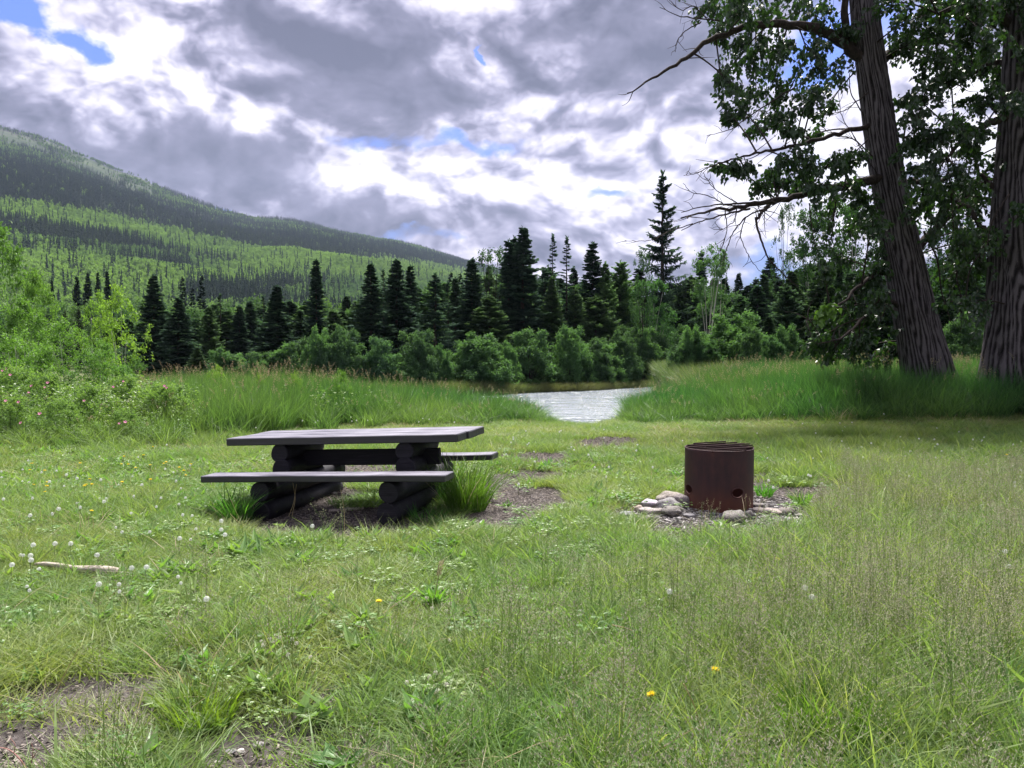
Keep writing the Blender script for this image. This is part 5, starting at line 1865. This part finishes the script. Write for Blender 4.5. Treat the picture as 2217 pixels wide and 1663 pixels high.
# ------------------------------------------------------------------ forest on the mountain
def lowtree(s, kind):
    r = np.random.default_rng(s)
    g_ = Geo()
    if kind == 'con':
        H = 20
        n = 150
        z = H * (.08 + .92 * r.random(n) ** .85)
        a = r.uniform(0, 6.283, n)
        rr = 2.3 * (1 - z / H) ** .8 + .15
        d = np.stack([np.cos(a), np.sin(a), np.full(n, -.25)], 1)
        g_.leaves(np.stack([0 * z, 0 * z, z], 1), d, np.tile([0, 0, 1.], (n, 1)) + r.normal(0, .5, (n, 3)), rr * r.uniform(.8, 1.3, n), .85, 0, np.clip(r.uniform(.1, .9, n), 0, 1), fold=-.2)
        g_.leaves([(0, 0, H * .8)] * 2, [(0, 0, 1.)] * 2, [(1, 0, 0), (0, 1, 0.)], H * .22, .5, 0, .4)
    else:
        H = 15
        n = 190
        d = unit(r.normal(0, 1, (n, 3)))
        p = d * np.array([2.6, 2.6, 5.0]) * r.uniform(.55, 1.0, (n, 1)) + np.array([0, 0, 9.5])
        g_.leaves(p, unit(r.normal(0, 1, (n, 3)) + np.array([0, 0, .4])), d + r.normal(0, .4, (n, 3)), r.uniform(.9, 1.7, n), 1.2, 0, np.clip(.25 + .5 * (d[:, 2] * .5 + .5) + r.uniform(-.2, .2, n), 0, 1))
    return g_


far_t = [lowtree(1, 'con').mesh('far_conifer', M['needle_far']), lowtree(2, 'con').mesh('far_conifer', M['needle_far']), lowtree(3, 'con').mesh('far_conifer', M['needle_far']),
         lowtree(4, 'asp').mesh('far_aspen', M['aspen_far']), lowtree(5, 'asp').mesh('far_aspen', M['aspen_far']), lowtree(6, 'asp').mesh('far_aspen', M['aspen_far'])]
n = 140000
y = np.sqrt(rng.uniform(340 ** 2, 2650 ** 2, n))
y = np.where(rng.random(n) < .25, rng.uniform(340, 1100, n), y)
u = rng.uniform(-.86, .10, n)
x = u * y
z = hill_z(x, y)
px, py = project(x, y, z)
crest = np.interp(px, CREST[:, 0], CREST[:, 1])
wob = (fbm(x / 160, y / 160, 201, 5) - .5) + rng.normal(0, .16, n)
wob2 = (fbm(x / 45, y / 120, 202) - .5)
d_c = py - crest                                  # pixels below the skyline
low = np.interp(px, [-700, 0, 100, 250, 500, 700, 850, 1000, 1100], [420, 444, 456, 478, 532, 556, 566, 590, 606])
strip = np.interp(px, [-700, 0, 60, 170, 300, 420, 560, 800, 1000], [70, 62, 60, 55, 48, 26, 26, 16, 8])
dark = (d_c > strip + 30 * wob) & (py < low + 26 * wob)
dark |= (d_c < strip) & (wob2 + wob > .02)
mid = (py > low + 26 * wob)
mid_dark = mid & (py > low + 45) & (fbm(x / 110, y / 300, 203) + .25 * wob2 + .22 * np.exp(-(((px - 380) / 260) ** 2 + ((py - 535 - .12 * (px - 380)) / 26) ** 2)) + rng.normal(0, .05, n) > .635)
con = dark | mid_dark
con = np.where(rng.random(n) < np.where(con, .035, .03), ~con, con)
rocky = (px < 330) & (d_c < 36) & (fbm(x / 70, y / 70, 204) > .42) & (px > -200)
keep = ~(rocky & (rng.random(n) < .93)) & (rng.random(n) < np.where(dark, .95, .92))
tn = np.where(con, np.clip(.25 + wob + .25 * (~dark) + rng.normal(0, .12, n), 0, 1),
              np.clip(.52 + 1.6 * (fbm(x / 130, y / 260, 205) - .5) + rng.normal(0, .16, n) - .25 * sstep(600, 670, py) + .15 * sstep(300, 0, px), 0, 1))
scl = np.where(con, rng.uniform(.6, 1.15, n), rng.uniform(.55, 1.05, n)) * np.where(d_c < strip, .72, 1) * np.where((~con) & mid, .85, 1)
pk = np.where(con, rng.integers(0, 3, n), rng.integers(3, 6, n))
k = keep
tn = np.where(con, tn, np.clip(tn + .05 - .45 * (d_c < strip + 12) , 0, 1))
scatter('mountain_forest', 'distant conifer and aspen forest covering the mountain side', np.stack([x, y, z - .3], 1)[k], rng.uniform(0, 6.28, k.sum()), scl[k], pk[k], tn[k], far_t)

# valley forest in front of the mountain
def midaspen(s):
    r = np.random.default_rng(s)
    g_ = Geo()
    for q in range(16):
        c_ = np.array([r.normal(0, 1.1), r.normal(0, 1.1), r.uniform(6.5, 13.5)])
        nn = 42
        d = unit(r.normal(0, 1, (nn, 3)))
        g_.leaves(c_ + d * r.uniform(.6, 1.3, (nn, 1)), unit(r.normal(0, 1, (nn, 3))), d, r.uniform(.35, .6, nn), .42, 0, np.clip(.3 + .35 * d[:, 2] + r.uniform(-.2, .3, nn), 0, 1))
    g_.tube([(0, 0, -.5), (.1, 0, 5), (0, .1, 12)], [.16, .12, .05], 5, 1, .8)
    return g_


M['pale_trunk'] = inst_mat('pale_trunks', (.30, .30, .26), (.5, .5, .45), (.30, .30, .26), (.5, .5, .45), 0, rough=.9)
mid_t = [midaspen(s).mesh('valley_aspen', [M['aspen_far'], M['pale_trunk']]) for s in (1, 2, 3)]
def midcon(s):
    a, _ = conifer_meshes(seed=s, H=17, Rb=2.0, whorl=.5, per=6, n_sp=5, sp=.8, spw=.34)
    return a.mesh('valley_conifer', M['needle_far'])
mid_t += [midcon(71), midcon(72)]
n = 5200
y = np.sqrt(rng.uniform(98 ** 2, 350 ** 2, n))
u = rng.uniform(-.85, .85, n)
x = u * y
isc = fbm(x / 40, y / 40, 301) > .56
pk = np.where(isc, rng.integers(3, 5, n), rng.integers(0, 3, n))
sc1 = rng.uniform(.7, 1.05, n) * np.where(isc, 1.0, .92) * np.interp(y, [98, 200], [.72, .95])
zz = land_z(x, y)
scatter('valley_forest', 'aspen and spruce forest on the flat behind the river', np.stack([x, y, zz - .2], 1), rng.uniform(0, 6.28, n), sc1, pk,
        np.clip(.18 + .5 * (fbm(x / 60, y / 60, 302) - .3) + rng.normal(0, .12, n), 0, 1), mid_t)

# ------------------------------------------------------------------ single plants and small things
def head_pos(px, py, h):
    """a flower head of height h above the ground seen at a pixel"""
    D = 8.0
    for _ in range(6):
        P_ = at(px, py, D)
        D = D * (h + float(land_z(P_[0], D)) - CAM_H) / (P_[2] - CAM_H) if abs(P_[2] - CAM_H) > 1e-4 else D
    return at(px, py, D)


M['puff'] = leaf_mat('dandelion_seed', (.55, .57, .55), (.85, .87, .85), .35, (1, 1, 1), .8, .1, objcol=False)
M['stem'] = leaf_mat('flower_stem', (.12, .17, .06), (.24, .26, .12), .2, objcol=False)
M['yellow'] = leaf_mat('yellow_petals', (.62, .46, .02), (.85, .66, .03), .2, (1, 1, .5), .6, .2, objcol=False)
M['clover'] = leaf_mat('clover_petals', (.50, .46, .42), (.80, .76, .72), .2, (1, 1, 1), .7, .2, objcol=False)


def puff_geo(g_, c_, R_, n=110, s=1, m_=0):
    r = np.random.default_rng(s)
    k = np.arange(n) + .5
    ph = np.arccos(1 - 1.85 * k / n)
    th = math.pi * (1 + 5 ** .5) * k
    d = np.stack([np.cos(th) * np.sin(ph), np.sin(th) * np.sin(ph), np.cos(ph)], 1)
    t1 = unit(np.cross(d, r.normal(0, 1, (n, 3))))
    g_.leaves(c_ + d * R_ * .86 - t1 * R_ * .16, t1, d, R_ * .34, R_ * .30, m_, r.uniform(.2, 1, n), fold=.1)
    g_.leaves(np.repeat(np.array([c_]), n // 2, 0), d[::2], t1[::2], R_ * .95, R_ * .06, m_, .3, fold=0)


def stem_geo(g_, h, m_=0, bend=.03, rr=.0018):
    s = np.linspace(0, 1, 6)
    g_.tube(np.c_[bend * np.sin(s * 2.2) - bend * math.sin(2.2), 0 * s, -h * (1 - s)], rr, 4, m_, .6, cap=False)


def flower(kind, h):
    a, b_ = Geo(), Geo()
    if kind == 'puff':
        puff_geo(a, np.zeros(3), .0185, 80)
        am = M['puff']
    elif kind == 'yellow':
        n = 34
        th = np.linspace(0, 6.283 * 3, n)
        a.leaves(np.zeros((n, 3)), np.stack([np.cos(th), np.sin(th), np.linspace(.1, .9, n)], 1), np.tile([0, 0, 1.], (n, 1)), .019, .006, 0, np.linspace(.2, 1, n))
        am = M['yellow']
    else:
        puff_geo(a, np.zeros(3), .011, 50, 3)
        am = M['clover']
    stem_geo(b_, h)
    both = Geo()
    both.v, both.f, both.a, both.n = list(a.v), list(a.f), list(a.a), a.n
    for v_, a_ in zip(b_.v, b_.a):
        both.v.append(v_); both.a.append(a_)
    both.f += [(f + a.n, 1) for f, _ in b_.f]
    return a.mesh('seed_head' if kind == 'puff' else 'blossom', am), b_.mesh('stem', M['stem']), both.mesh('flower', [am, M['stem']])


FL = {'puff': flower('puff', .2), 'yellow': flower('yellow', .1), 'clover': flower('clover', .07)}
FH = {'puff': .2, 'yellow': .1, 'clover': .07}


def put_flower(kind, px, py, label, group, hf=1.0, big=False, s=1.0):
    h = FH[kind] * hf
    P_ = head_pos(px, py, h)
    gz = float(land_z(P_[0], P_[1]))
    name = {'puff': 'dandelion_seed_head', 'yellow': 'dandelion_flower', 'clover': 'clover_flower'}[kind]
    cat = {'puff': 'dandelion', 'yellow': 'dandelion', 'clover': 'clover'}[kind]
    rz = random.uniform(0, 6.28)
    if big:
        rt = empty(name, (P_[0], P_[1], gz), (0, 0, rz))
        o1 = obj('seed_head' if kind == 'puff' else 'blossom', FL[kind][0], rt, (0, 0, h), (random.uniform(-.3, .3), 0, 0), (s, s, s))
        o2 = obj('stem', FL[kind][1], rt, (0, 0, h), (0, 0, 0), (1, 1, hf))
        tag(rt, label, cat, group)
    else:
        o = obj(name, FL[kind][2], None, (P_[0], P_[1], gz + h), (0, 0, rz), (s, s, max(s, hf)))
        tag(o, label, cat, group)


BIGP = [(66, 1203, 'upper dandelion seed head of the close pair above the dead stick'),
        (67, 1213, 'lower dandelion seed head of the close pair above the dead stick'),
        (26, 1223, 'dandelion seed head left of the close pair near the left edge'),
        (119, 1177, 'dandelion seed head up right of the close pair above the dead stick'),
        (153, 1177, 'fainter dandelion seed head right of a brighter one above the dead stick'),
        (72, 1180, 'small greenish dandelion seed head directly above the close pair'),
        (210, 1202, 'dandelion seed head above the middle of the dead stick'),
        (285, 1230, 'dandelion seed head just right above the end of the dead stick'),
        (317, 1228, 'tall stemmed dandelion seed head, right one of two beside the dead stick end'),
        (214, 1265, 'dandelion seed head below the right end of the dead stick'),
        (389, 1166, 'dandelion seed head alone in the grass below the left end of the near bench'),
        (479, 1147, 'dandelion seed head in the grass below the left log feet, lower one'),
        (479, 1128, 'dandelion seed head below the left log feet, upper one'),
        (487, 1158, 'small dandelion seed head below the two at the left log feet'),
        (676, 1139, 'single dandelion seed head on the dirt in front of the table'),
        (447, 1297, 'faint dandelion seed head below the middle of the left half'),
        (225, 1086, 'bright dandelion seed head left of the small bare patch'),
        (127, 1102, 'dandelion seed head in the flowery patch, left of a yellow flower'),
        (107, 1043, 'dandelion seed head in the flowery patch near the left edge'),
        (144, 1028, 'dandelion seed head at the upper left of the flowery patch'),
        (167, 1036, 'dandelion seed head right of the upper left one in the flowery patch'),
        (218, 1039, 'bright dandelion seed head in the middle of the flowery patch'),
        (307, 1050, 'largest dandelion seed head of the flowery patch, left of the bench'),
        (65, 1116, 'dandelion seed head below the flowery patch, near the left edge'),
        (172, 903, 'dandelion seed head high in the leafy weeds under the roses'),
        (361, 963, 'dandelion seed head at the foot of the tall grass, left of the tabletop'),
        (554, 926, 'dandelion seed head just behind the left end of the tabletop'),
        (1450, 1281, 'large faint dandelion seed head in the middle of the right meadow'),
        (1742, 1273, 'large open dandelion seed head in the right meadow, upper of two'),
        (1758, 1293, 'small dandelion seed head right below the large open one'),
        (2176, 1194, 'dandelion seed head near the right edge in the seeding grass'),
        (2183, 1226, 'dandelion seed head below another near the right edge'),
        (1703, 1123, 'dandelion seed head right of the fire ring gravel'),
        (1922, 864, 'dandelion seed head in front of the tall grass, right one of a pair'),
        (1914, 866, 'dandelion seed head in front of the tall grass, left one of a pair'),
        (2110, 846, 'dandelion seed head high in the tall grass below the leaning trunk'),
        (1845, 873, 'dandelion seed head in front of the tall grass, left of the close pair'),
        (1380, 963, 'dandelion seed head left behind the fire ring'),
        (1237, 968, 'dandelion seed head between two bare patches behind the bench'),
        (1274, 985, 'dandelion seed head right of the gravelly patch behind the bench')]
for px, py, lab in BIGP:
    put_flower('puff', px, py, lab, 'white dandelion seed heads', random.uniform(.7, 1.1), True, 1.0 if py > 1000 else .85)
random.seed(12)
def many(kind, n, x0, x1, y0, y1, label, group, hf=(.5, 1.0), s=1.0):
    k = 0
    while k < n:
        px, py = random.uniform(x0, x1), random.uniform(y0, y1)
        if 420 < px < 1060 and 915 < py < 1130: continue
        if 1470 < px < 1640 and 955 < py < 1120: continue
        if abs(random.gauss(0, .6)) > 1: continue
        put_flower(kind, px, py, label, group, random.uniform(*hf), False, s * random.uniform(.8, 1.15))
        k += 1
many('puff', 34, 0, 430, 985, 1120, 'white dandelion seed head in the flowery patch left of the bench', 'seed heads left of the bench', (.5, 1.0), .75)
many('puff', 62, 1650, 2217, 880, 1060, 'white dandelion seed head in the meadow right of the fire ring', 'seed heads right of the fire ring', (.5, 1.0), .8)
many('puff', 26, 1060, 1640, 925, 1050, 'white dandelion seed head in the grass between table and river', 'seed heads between table and river', (.5, 1.0), .8)
many('puff', 16, 580, 1000, 900, 916, 'white dandelion seed head in the grass just behind the tabletop', 'seed heads behind the tabletop', (.9, 1.2), .8)
many('puff', 14, 0, 430, 1120, 1300, 'small white seed head in the left foreground grass', 'seed heads in the left foreground', (.4, .8), .7)
many('yellow', 26, 60, 470, 965, 1060, 'yellow dandelion flower in the flowery patch left of the bench', 'yellow flowers left of the bench', (.8, 1.6), 1.1)
YEL = [(198, 1107, 'yellow dandelion flower above the dead stick, right one'), (97, 1066, 'yellow dandelion flower near the left edge of the flowery patch'),
       (820, 1303, 'single yellow dandelion flower left of the big bright weed'), (1548, 1451, 'yellow flower low in the right foreground grass'),
       (1410, 1505, 'small yellow flower in the lower middle of the meadow'), (1682, 1211, 'yellow flower below the gravel right of the fire ring'),
       (2180, 985, 'yellow flower near the right edge behind the seeding grass')]
for px, py, lab in YEL:
    put_flower('yellow', px, py, lab, 'single yellow dandelion flowers', 1.2, True, 1.15)
for px, py in [(566, 1390), (583, 1384), (595, 1388), (606, 1380), (606, 1373), (632, 1384), (642, 1393), (570, 1398), (624, 1418), (672, 1423)]:
    put_flower('clover', px, py, 'white clover flower in the cluster in the left middle foreground', 'white clover, left cluster', 1, False, 1.1)
for px, py in [(943, 1457), (966, 1482), (946, 1495), (930, 1466), (880, 1478), (1177, 1382), (1211, 1395), (1233, 1394), (973, 1387), (1044, 1376), (923, 1295), (975, 1306), (966, 1323), (935, 1317)]:
    put_flower('clover', px, py, 'white clover flower in the middle foreground', 'white clover, middle foreground', 1, False, 1.1)
for px, py in [(1668, 1182), (1676, 1178), (1684, 1185), (1690, 1179), (1672, 1190), (1719, 1166), (1731, 1170), (1730, 1193), (1720, 1196), (1630, 1252)]:
    put_flower('clover', px, py, 'white clover flower below the gravel right of the fire ring', 'white clover, right cluster', 1, False, 1.2)

# clumps of grass one can point at
def clump(px, pb, wpx, hpx, label, seed, n=190, tint=.1, straw=0, broad=False, seeds=0):
    q_ = on_ground(px, pb)
    s = q_[1] / F_PX
    w_, h_ = wpx * s, hpx * s
    rt = empty('grass_clump', (q_[0], q_[1], float(land_z(q_[0], q_[1]))))
    tag(rt, label, 'grass clump')
    g_ = Geo()
    blades(g_, n, w_ * .38, h_ * .45, h_ * 1.12, .006, .24, .38, 3, 0, seed)
    obj('blades', g_.mesh('blades', M['clumpgrass']), rt)['kind'] = 'stuff'
    rt.children[0].color = tint if isinstance(tint, tuple) else (1, 1, 1, 1)
    if straw or seeds:
        g_ = Geo()
        if straw: blades(g_, straw, w_ * .45, h_ * .4, h_ * 1.1, .005, .45, .5, 3, 0, seed + 1)
        if seeds: panicles(g_, seeds, w_ * .4, h_ * .9, h_ * 1.3, seed, 0, 0, .014, 16, .009, .09)
        obj('dry_stalks', g_.mesh('dry_stalks', M['clumpstraw']), rt)['kind'] = 'stuff'
    return rt


M['clumpgrass'] = leaf_mat('clump_grass', (.030, .090, .020), (.085, .190, .045), .42)
M['clumpstraw'] = leaf_mat('clump_straw', (.22, .18, .10), (.46, .40, .27), .3, (1.1, 1.1, 1))
clump(512, 1124, 88, 80, 'dense green grass clump against the left log feet of the table', 1, 260, (.9, 1.05, .8, 1), 12)
clump(1010, 1104, 110, 128, 'tall green grass clump at the right end of the near bench', 2, 560, (1.3, 1.05, .8, 1), 26, seeds=6)
clump(960, 1085, 90, 100, 'grass clump under the right end of the near bench', 3, 240, (.7, .9, .7, 1), 10)
clump(925, 1128, 100, 36, 'low green clump in front of the right log feet', 4, 120, (.8, 1.05, .8, 1), 4)
clump(1735, 1094, 44, 44, 'light green grass clump with dry stalks on the gravel right of the fire ring', 5, 110, (1.5, 1.4, .7, 1), 12)
clump(1655, 1074, 44, 34, 'bright green clump right behind the fire ring', 6, 140, (1.2, 1.5, .8, 1))
clump(1545, 1128, 50, 44, 'thin dry seed stalks in front of the fire ring, middle', 7, 4, (1.3, 1.2, .9, 1), 3, seeds=3)
clump(1620, 1135, 30, 70, 'thin dry seed stalks in front of the right side of the fire ring', 8, 3, (1.3, 1.2, .9, 1), 2, seeds=2)
clump(330, 1090, 60, 42, 'reddish dry grass clump left of the near bench', 9, 40, (1.2, 1.1, .8, 1), 70)
clump(480, 985, 40, 30, 'dry reddish tuft just left under the tabletop', 10, 20, (1.1, 1.1, .8, 1), 40)
clump(2195, 960, 90, 26, 'dark bluish low plant at the right edge in the meadow', 11, 240, (.55, .75, .9, 1))
clump(360, 1118, 60, 20, 'low light green clump behind the small bare patch left of the table', 12, 140, (1.3, 1.3, .7, 1), 6)
clump(1820, 930, 90, 38, 'dry tangled grass in front of the tall grass, left of the leaning trunk', 13, 60, (1.1, 1, .8, 1), 90)
clump(2090, 925, 90, 60, 'dry tangled grass in front of the tall grass below the leaning trunk', 14, 70, (1.2, 1.1, .8, 1), 110)
clump(1020, 915, 80, 28, 'reddish dead grass just behind the right end of the tabletop', 15, 20, (1.1, 1, .8, 1), 90)
clump(430, 1560, 200, 90, 'upright light green tuft in the lower left foreground', 16, 300, (2.0, 1.3, .9, 1))
clump(1800, 1600, 240, 170, 'deep green long grass in the lower right foreground', 17, 420, (1.3, 1.05, .8, 1), 8)

# the big bright weed
q_ = on_ground(940, 1318)
rt = empty('weed_plant', (q_[0], q_[1], float(land_z(q_[0], q_[1]))))
tag(rt, 'big bright green weed with upright broad leaves in the middle foreground', 'weed')
lmesh = []
for v_ in range(2):
    g_ = Geo()
    g_.leaves([(0, 0, 0)], [(1, 0, .25)], [(0, 0, 1)], .155, .036, 0, .6 + .3 * v_, heart=True, fold=.25)
    lmesh.append(g_.mesh('leaf', M['bright']) if 'bright' in M else None)
M['bright'] = leaf_mat('bright_weed', (.09, .20, .035), (.17, .33, .06), .4, (1.5, 1.7, .6), .4, .45, objcol=False)
for v_ in range(2):
    g_ = Geo()
    g_.leaves([(0, 0, 0)], [(1, 0, .25)], [(0, 0, 1)], .155, .036, 0, .6 + .3 * v_, heart=True, fold=.25)
    lmesh[v_] = g_.mesh('leaf', M['bright'])
for k in range(20):
    a = k * 2.4
    obj('leaf', lmesh[k % 2], rt, (random.uniform(-.02, .02), random.uniform(-.02, .02), .01), (0, -random.uniform(.15, 1.1), a), [random.uniform(.75, 1.15)] * 3)
g_ = Geo()
s = np.linspace(0, 1, 10)
q2 = at(955, 1222, q_[1]) - np.array([q_[0], q_[1], 0])
g_.tube(np.c_[q2[0] * s ** 1.5 , 0 * s, q2[2] * s], np.linspace(.003, .002, 10), 4)
panicles(g_, 1, .001, .01, .011, 4, 0, 0, .001, 2)
th = rng.uniform(0, 6.28, 90)
ss = rng.uniform(.72, 1.04, 90)
g_.leaves(np.stack([q2[0] * ss ** 1.5 + .008 * np.cos(th), .008 * np.sin(th), q2[2] * ss], 1), np.stack([np.cos(th) * .5 + .3, np.sin(th) * .5, np.full(90, 1.)], 1), rng.normal(0, 1, (90, 3)), .018, .007, 0, .8)
o = obj('dead_plume', g_.mesh('dead_plume', M['clumpstraw']), rt)
o['label'] = 'cream coloured dried seed plume'

# dead stick in the grass
m, t, b, out = mat('weathered_stick')
tc = t.nodes.new('ShaderNodeTexCoord').outputs['Object']
n1 = b.noise(b.v('MULTIPLY', tc, (.2, 1, 1)), 60, 5, .6)
c = b.ramp(n1, [(.3, (.12, .09, .075)), (.45, (.34, .29, .25)), (.7, (.58, .53, .47))])
p = principled(b, c, .9, .2, n1, .004, .8)
t.links.new(p.outputs[0], out.inputs[0])
M['stick'] = m
A_, B_ = on_ground(76, 1240), on_ground(252, 1256)
A_[2] = float(land_z(A_[0], A_[1])) + .06
B_[2] = float(land_z(B_[0], B_[1])) + .06
s = np.linspace(0, 1, 22)[:, None]
pts = A_ + (B_ - A_) * s + np.c_[0 * s, .008 * np.sin(s * 7), .006 * np.sin(s * 9)]
g_ = Geo()
cen_ = (A_ + B_) / 2
rr_ = np.interp(s[:, 0], [0, .06, .3, .8, 1], [.009, .016, .020, .028, .025])
g_.tube(pts - cen_, rr_, 10, wob=1 + .10 * np.sin(np.linspace(0, 6.28, 10)[None] * 2 + s * 6))
tag(obj('dead_stick', g_.mesh('dead_stick', M['stick'], True), None, cen_), 'weathered grey brown stick lying in the left foreground grass', 'stick')
A_, B_ = at(1196, 832, 57), at(1206, 846, 56.5)
g_ = Geo()
g_.tube([A_ - A_, (B_ - A_) * .5 + [0, 0, .03], B_ - A_], [.05, .07, .06], 6)
M['driftwood'] = bark_mat('driftwood', (.45, .42, .38), (.65, .62, .58), 6, .01)
tag(obj('driftwood', g_.mesh('driftwood', M['driftwood']), None, A_), 'pale driftwood stick leaning out of the water at the far bank', 'driftwood')

# small board pieces under the table
for (px, pb, L, W, a, col_, lab) in [(1 * 750, 1103, .34, .07, .15, (1, 1, 1), 'flat grey wood piece lying on the dirt under the table'),
                                     (775, 1092, .20, .06, .3, (.8, .75, .7), 'second flat wood piece under the table, further back'),
                                     (715, 1068, .17, .06, -.5, (1.2, .6, .35), 'reddish wood block lying behind the left log feet')]:
    q_ = on_ground(px, pb)
    g_ = Geo()
    g_.box((0, 0, 0), (L, W, .018), 0, .003, .003, 4)
    o = obj('wood_piece', g_.mesh('wood_piece', M['stick']), None, (q_[0], q_[1], float(land_z(q_[0], q_[1])) - .012), (.05, -.06, a))
    tag(o, lab, 'wood piece')

# reddish dead twig at the lower left corner
m, t, b, out = mat('reddish_twig')
p = principled(b, (.32, .16, .14), .7, .3)
t.links.new(p.outputs[0], out.inputs[0])
q_ = on_ground(62, 1672)
g_ = Geo()
def tw(pl, w):
    P_ = [at(a, b_, q_[1]) - q_ for a, b_ in pl]
    g_.tube(bez(P_, 10), np.linspace(w, w * .4, 10), 5)
tw([(62, 1675), (48, 1648), (20, 1620), (-6, 1618)], .0035)
tw([(62, 1675), (70, 1640), (84, 1622)], .003)
tw([(70, 1640), (72, 1622), (68, 1610)], .002)
tw([(30, 1630), (34, 1612), (22, 1598)], .002)
tag(obj('dead_twig', g_.mesh('dead_twig', m), None, q_), 'reddish forked dead twig in the lower left corner', 'twig')

# thin blades of dry grass standing out in the foreground
DRY = [[(1325, 1353), (1368, 1362), (1392, 1395), (1396, 1412)], [(1330, 1450), (1350, 1424), (1375, 1413), (1395, 1415)], [(1770, 1478), (1805, 1476), (1825, 1455), (1842, 1440), (1862, 1470)],
       [(1776, 1378), (1798, 1390), (1818, 1415)], [(1480, 1480), (1505, 1530), (1520, 1590)], [(745, 1160), (746, 1110), (738, 1060)], [(632, 1118), (640, 1080), (634, 1045)],
       [(625, 1118), (636, 1090), (642, 1048)], [(232, 1310), (240, 1290), (262, 1270), (258, 1255)], [(500, 1082), (512, 1110), (526, 1140)], [(498, 1112), (515, 1130), (540, 1142)],
       [(2040, 1215), (2044, 1250), (2050, 1280)], [(1040, 1470), (1052, 1440), (1075, 1485), (1085, 1520)], [(120, 1500), (150, 1440), (170, 1405)], [(700, 1495), (740, 1488), (760, 1486)]]
for k, pl in enumerate(DRY):
    yb = max(p_[1] for p_ in pl)
    q_ = on_ground(pl[np.argmax([p_[1] for p_ in pl])][0], yb + 6)
    P_ = np.array([at(a, b_, q_[1] - .01) for a, b_ in pl]) - q_
    g_ = Geo()
    g_.tube(bez(P_, 12), np.linspace(.0028, .0012, 12), 4)
    o = obj('dry_stalk', g_.mesh('dry_stalk', M['clumpstraw']), None, q_)
    o.color = (1.2, 1.15, 1, 1)
    tag(o, 'single pale dry grass stalk standing out from the green meadow', 'grass stalk', 'pale dry grass stalks')

# ------------------------------------------------------------------ air
g = Geo()
x0, x1, y0, y1, z0, z1 = -5700, 5300, -60, 3660, -3.0, 860
V = [(x0, y0, z0), (x1, y0, z0), (x1, y1, z0), (x0, y1, z0), (x0, y0, z1), (x1, y0, z1), (x1, y1, z1), (x0, y1, z1)]
g.add(V, [(0, 3, 2, 1), (4, 5, 6, 7), (0, 1, 5, 4), (1, 2, 6, 5), (2, 3, 7, 6), (3, 0, 4, 7)])
m, t, b, out = mat('air')
pv = t.nodes.new('ShaderNodeVolumePrincipled')
pv.inputs['Color'].default_value = (.60, .72, .98, 1)
pv.inputs['Density'].default_value = .00006
pv.inputs['Anisotropy'].default_value = .2
t.links.new(pv.outputs[0], out.inputs['Volume'])
hz_o = obj('haze', g.mesh('haze', m))
tag(hz_o, kind='stuff', label='thin blue haze in the air over the whole valley')
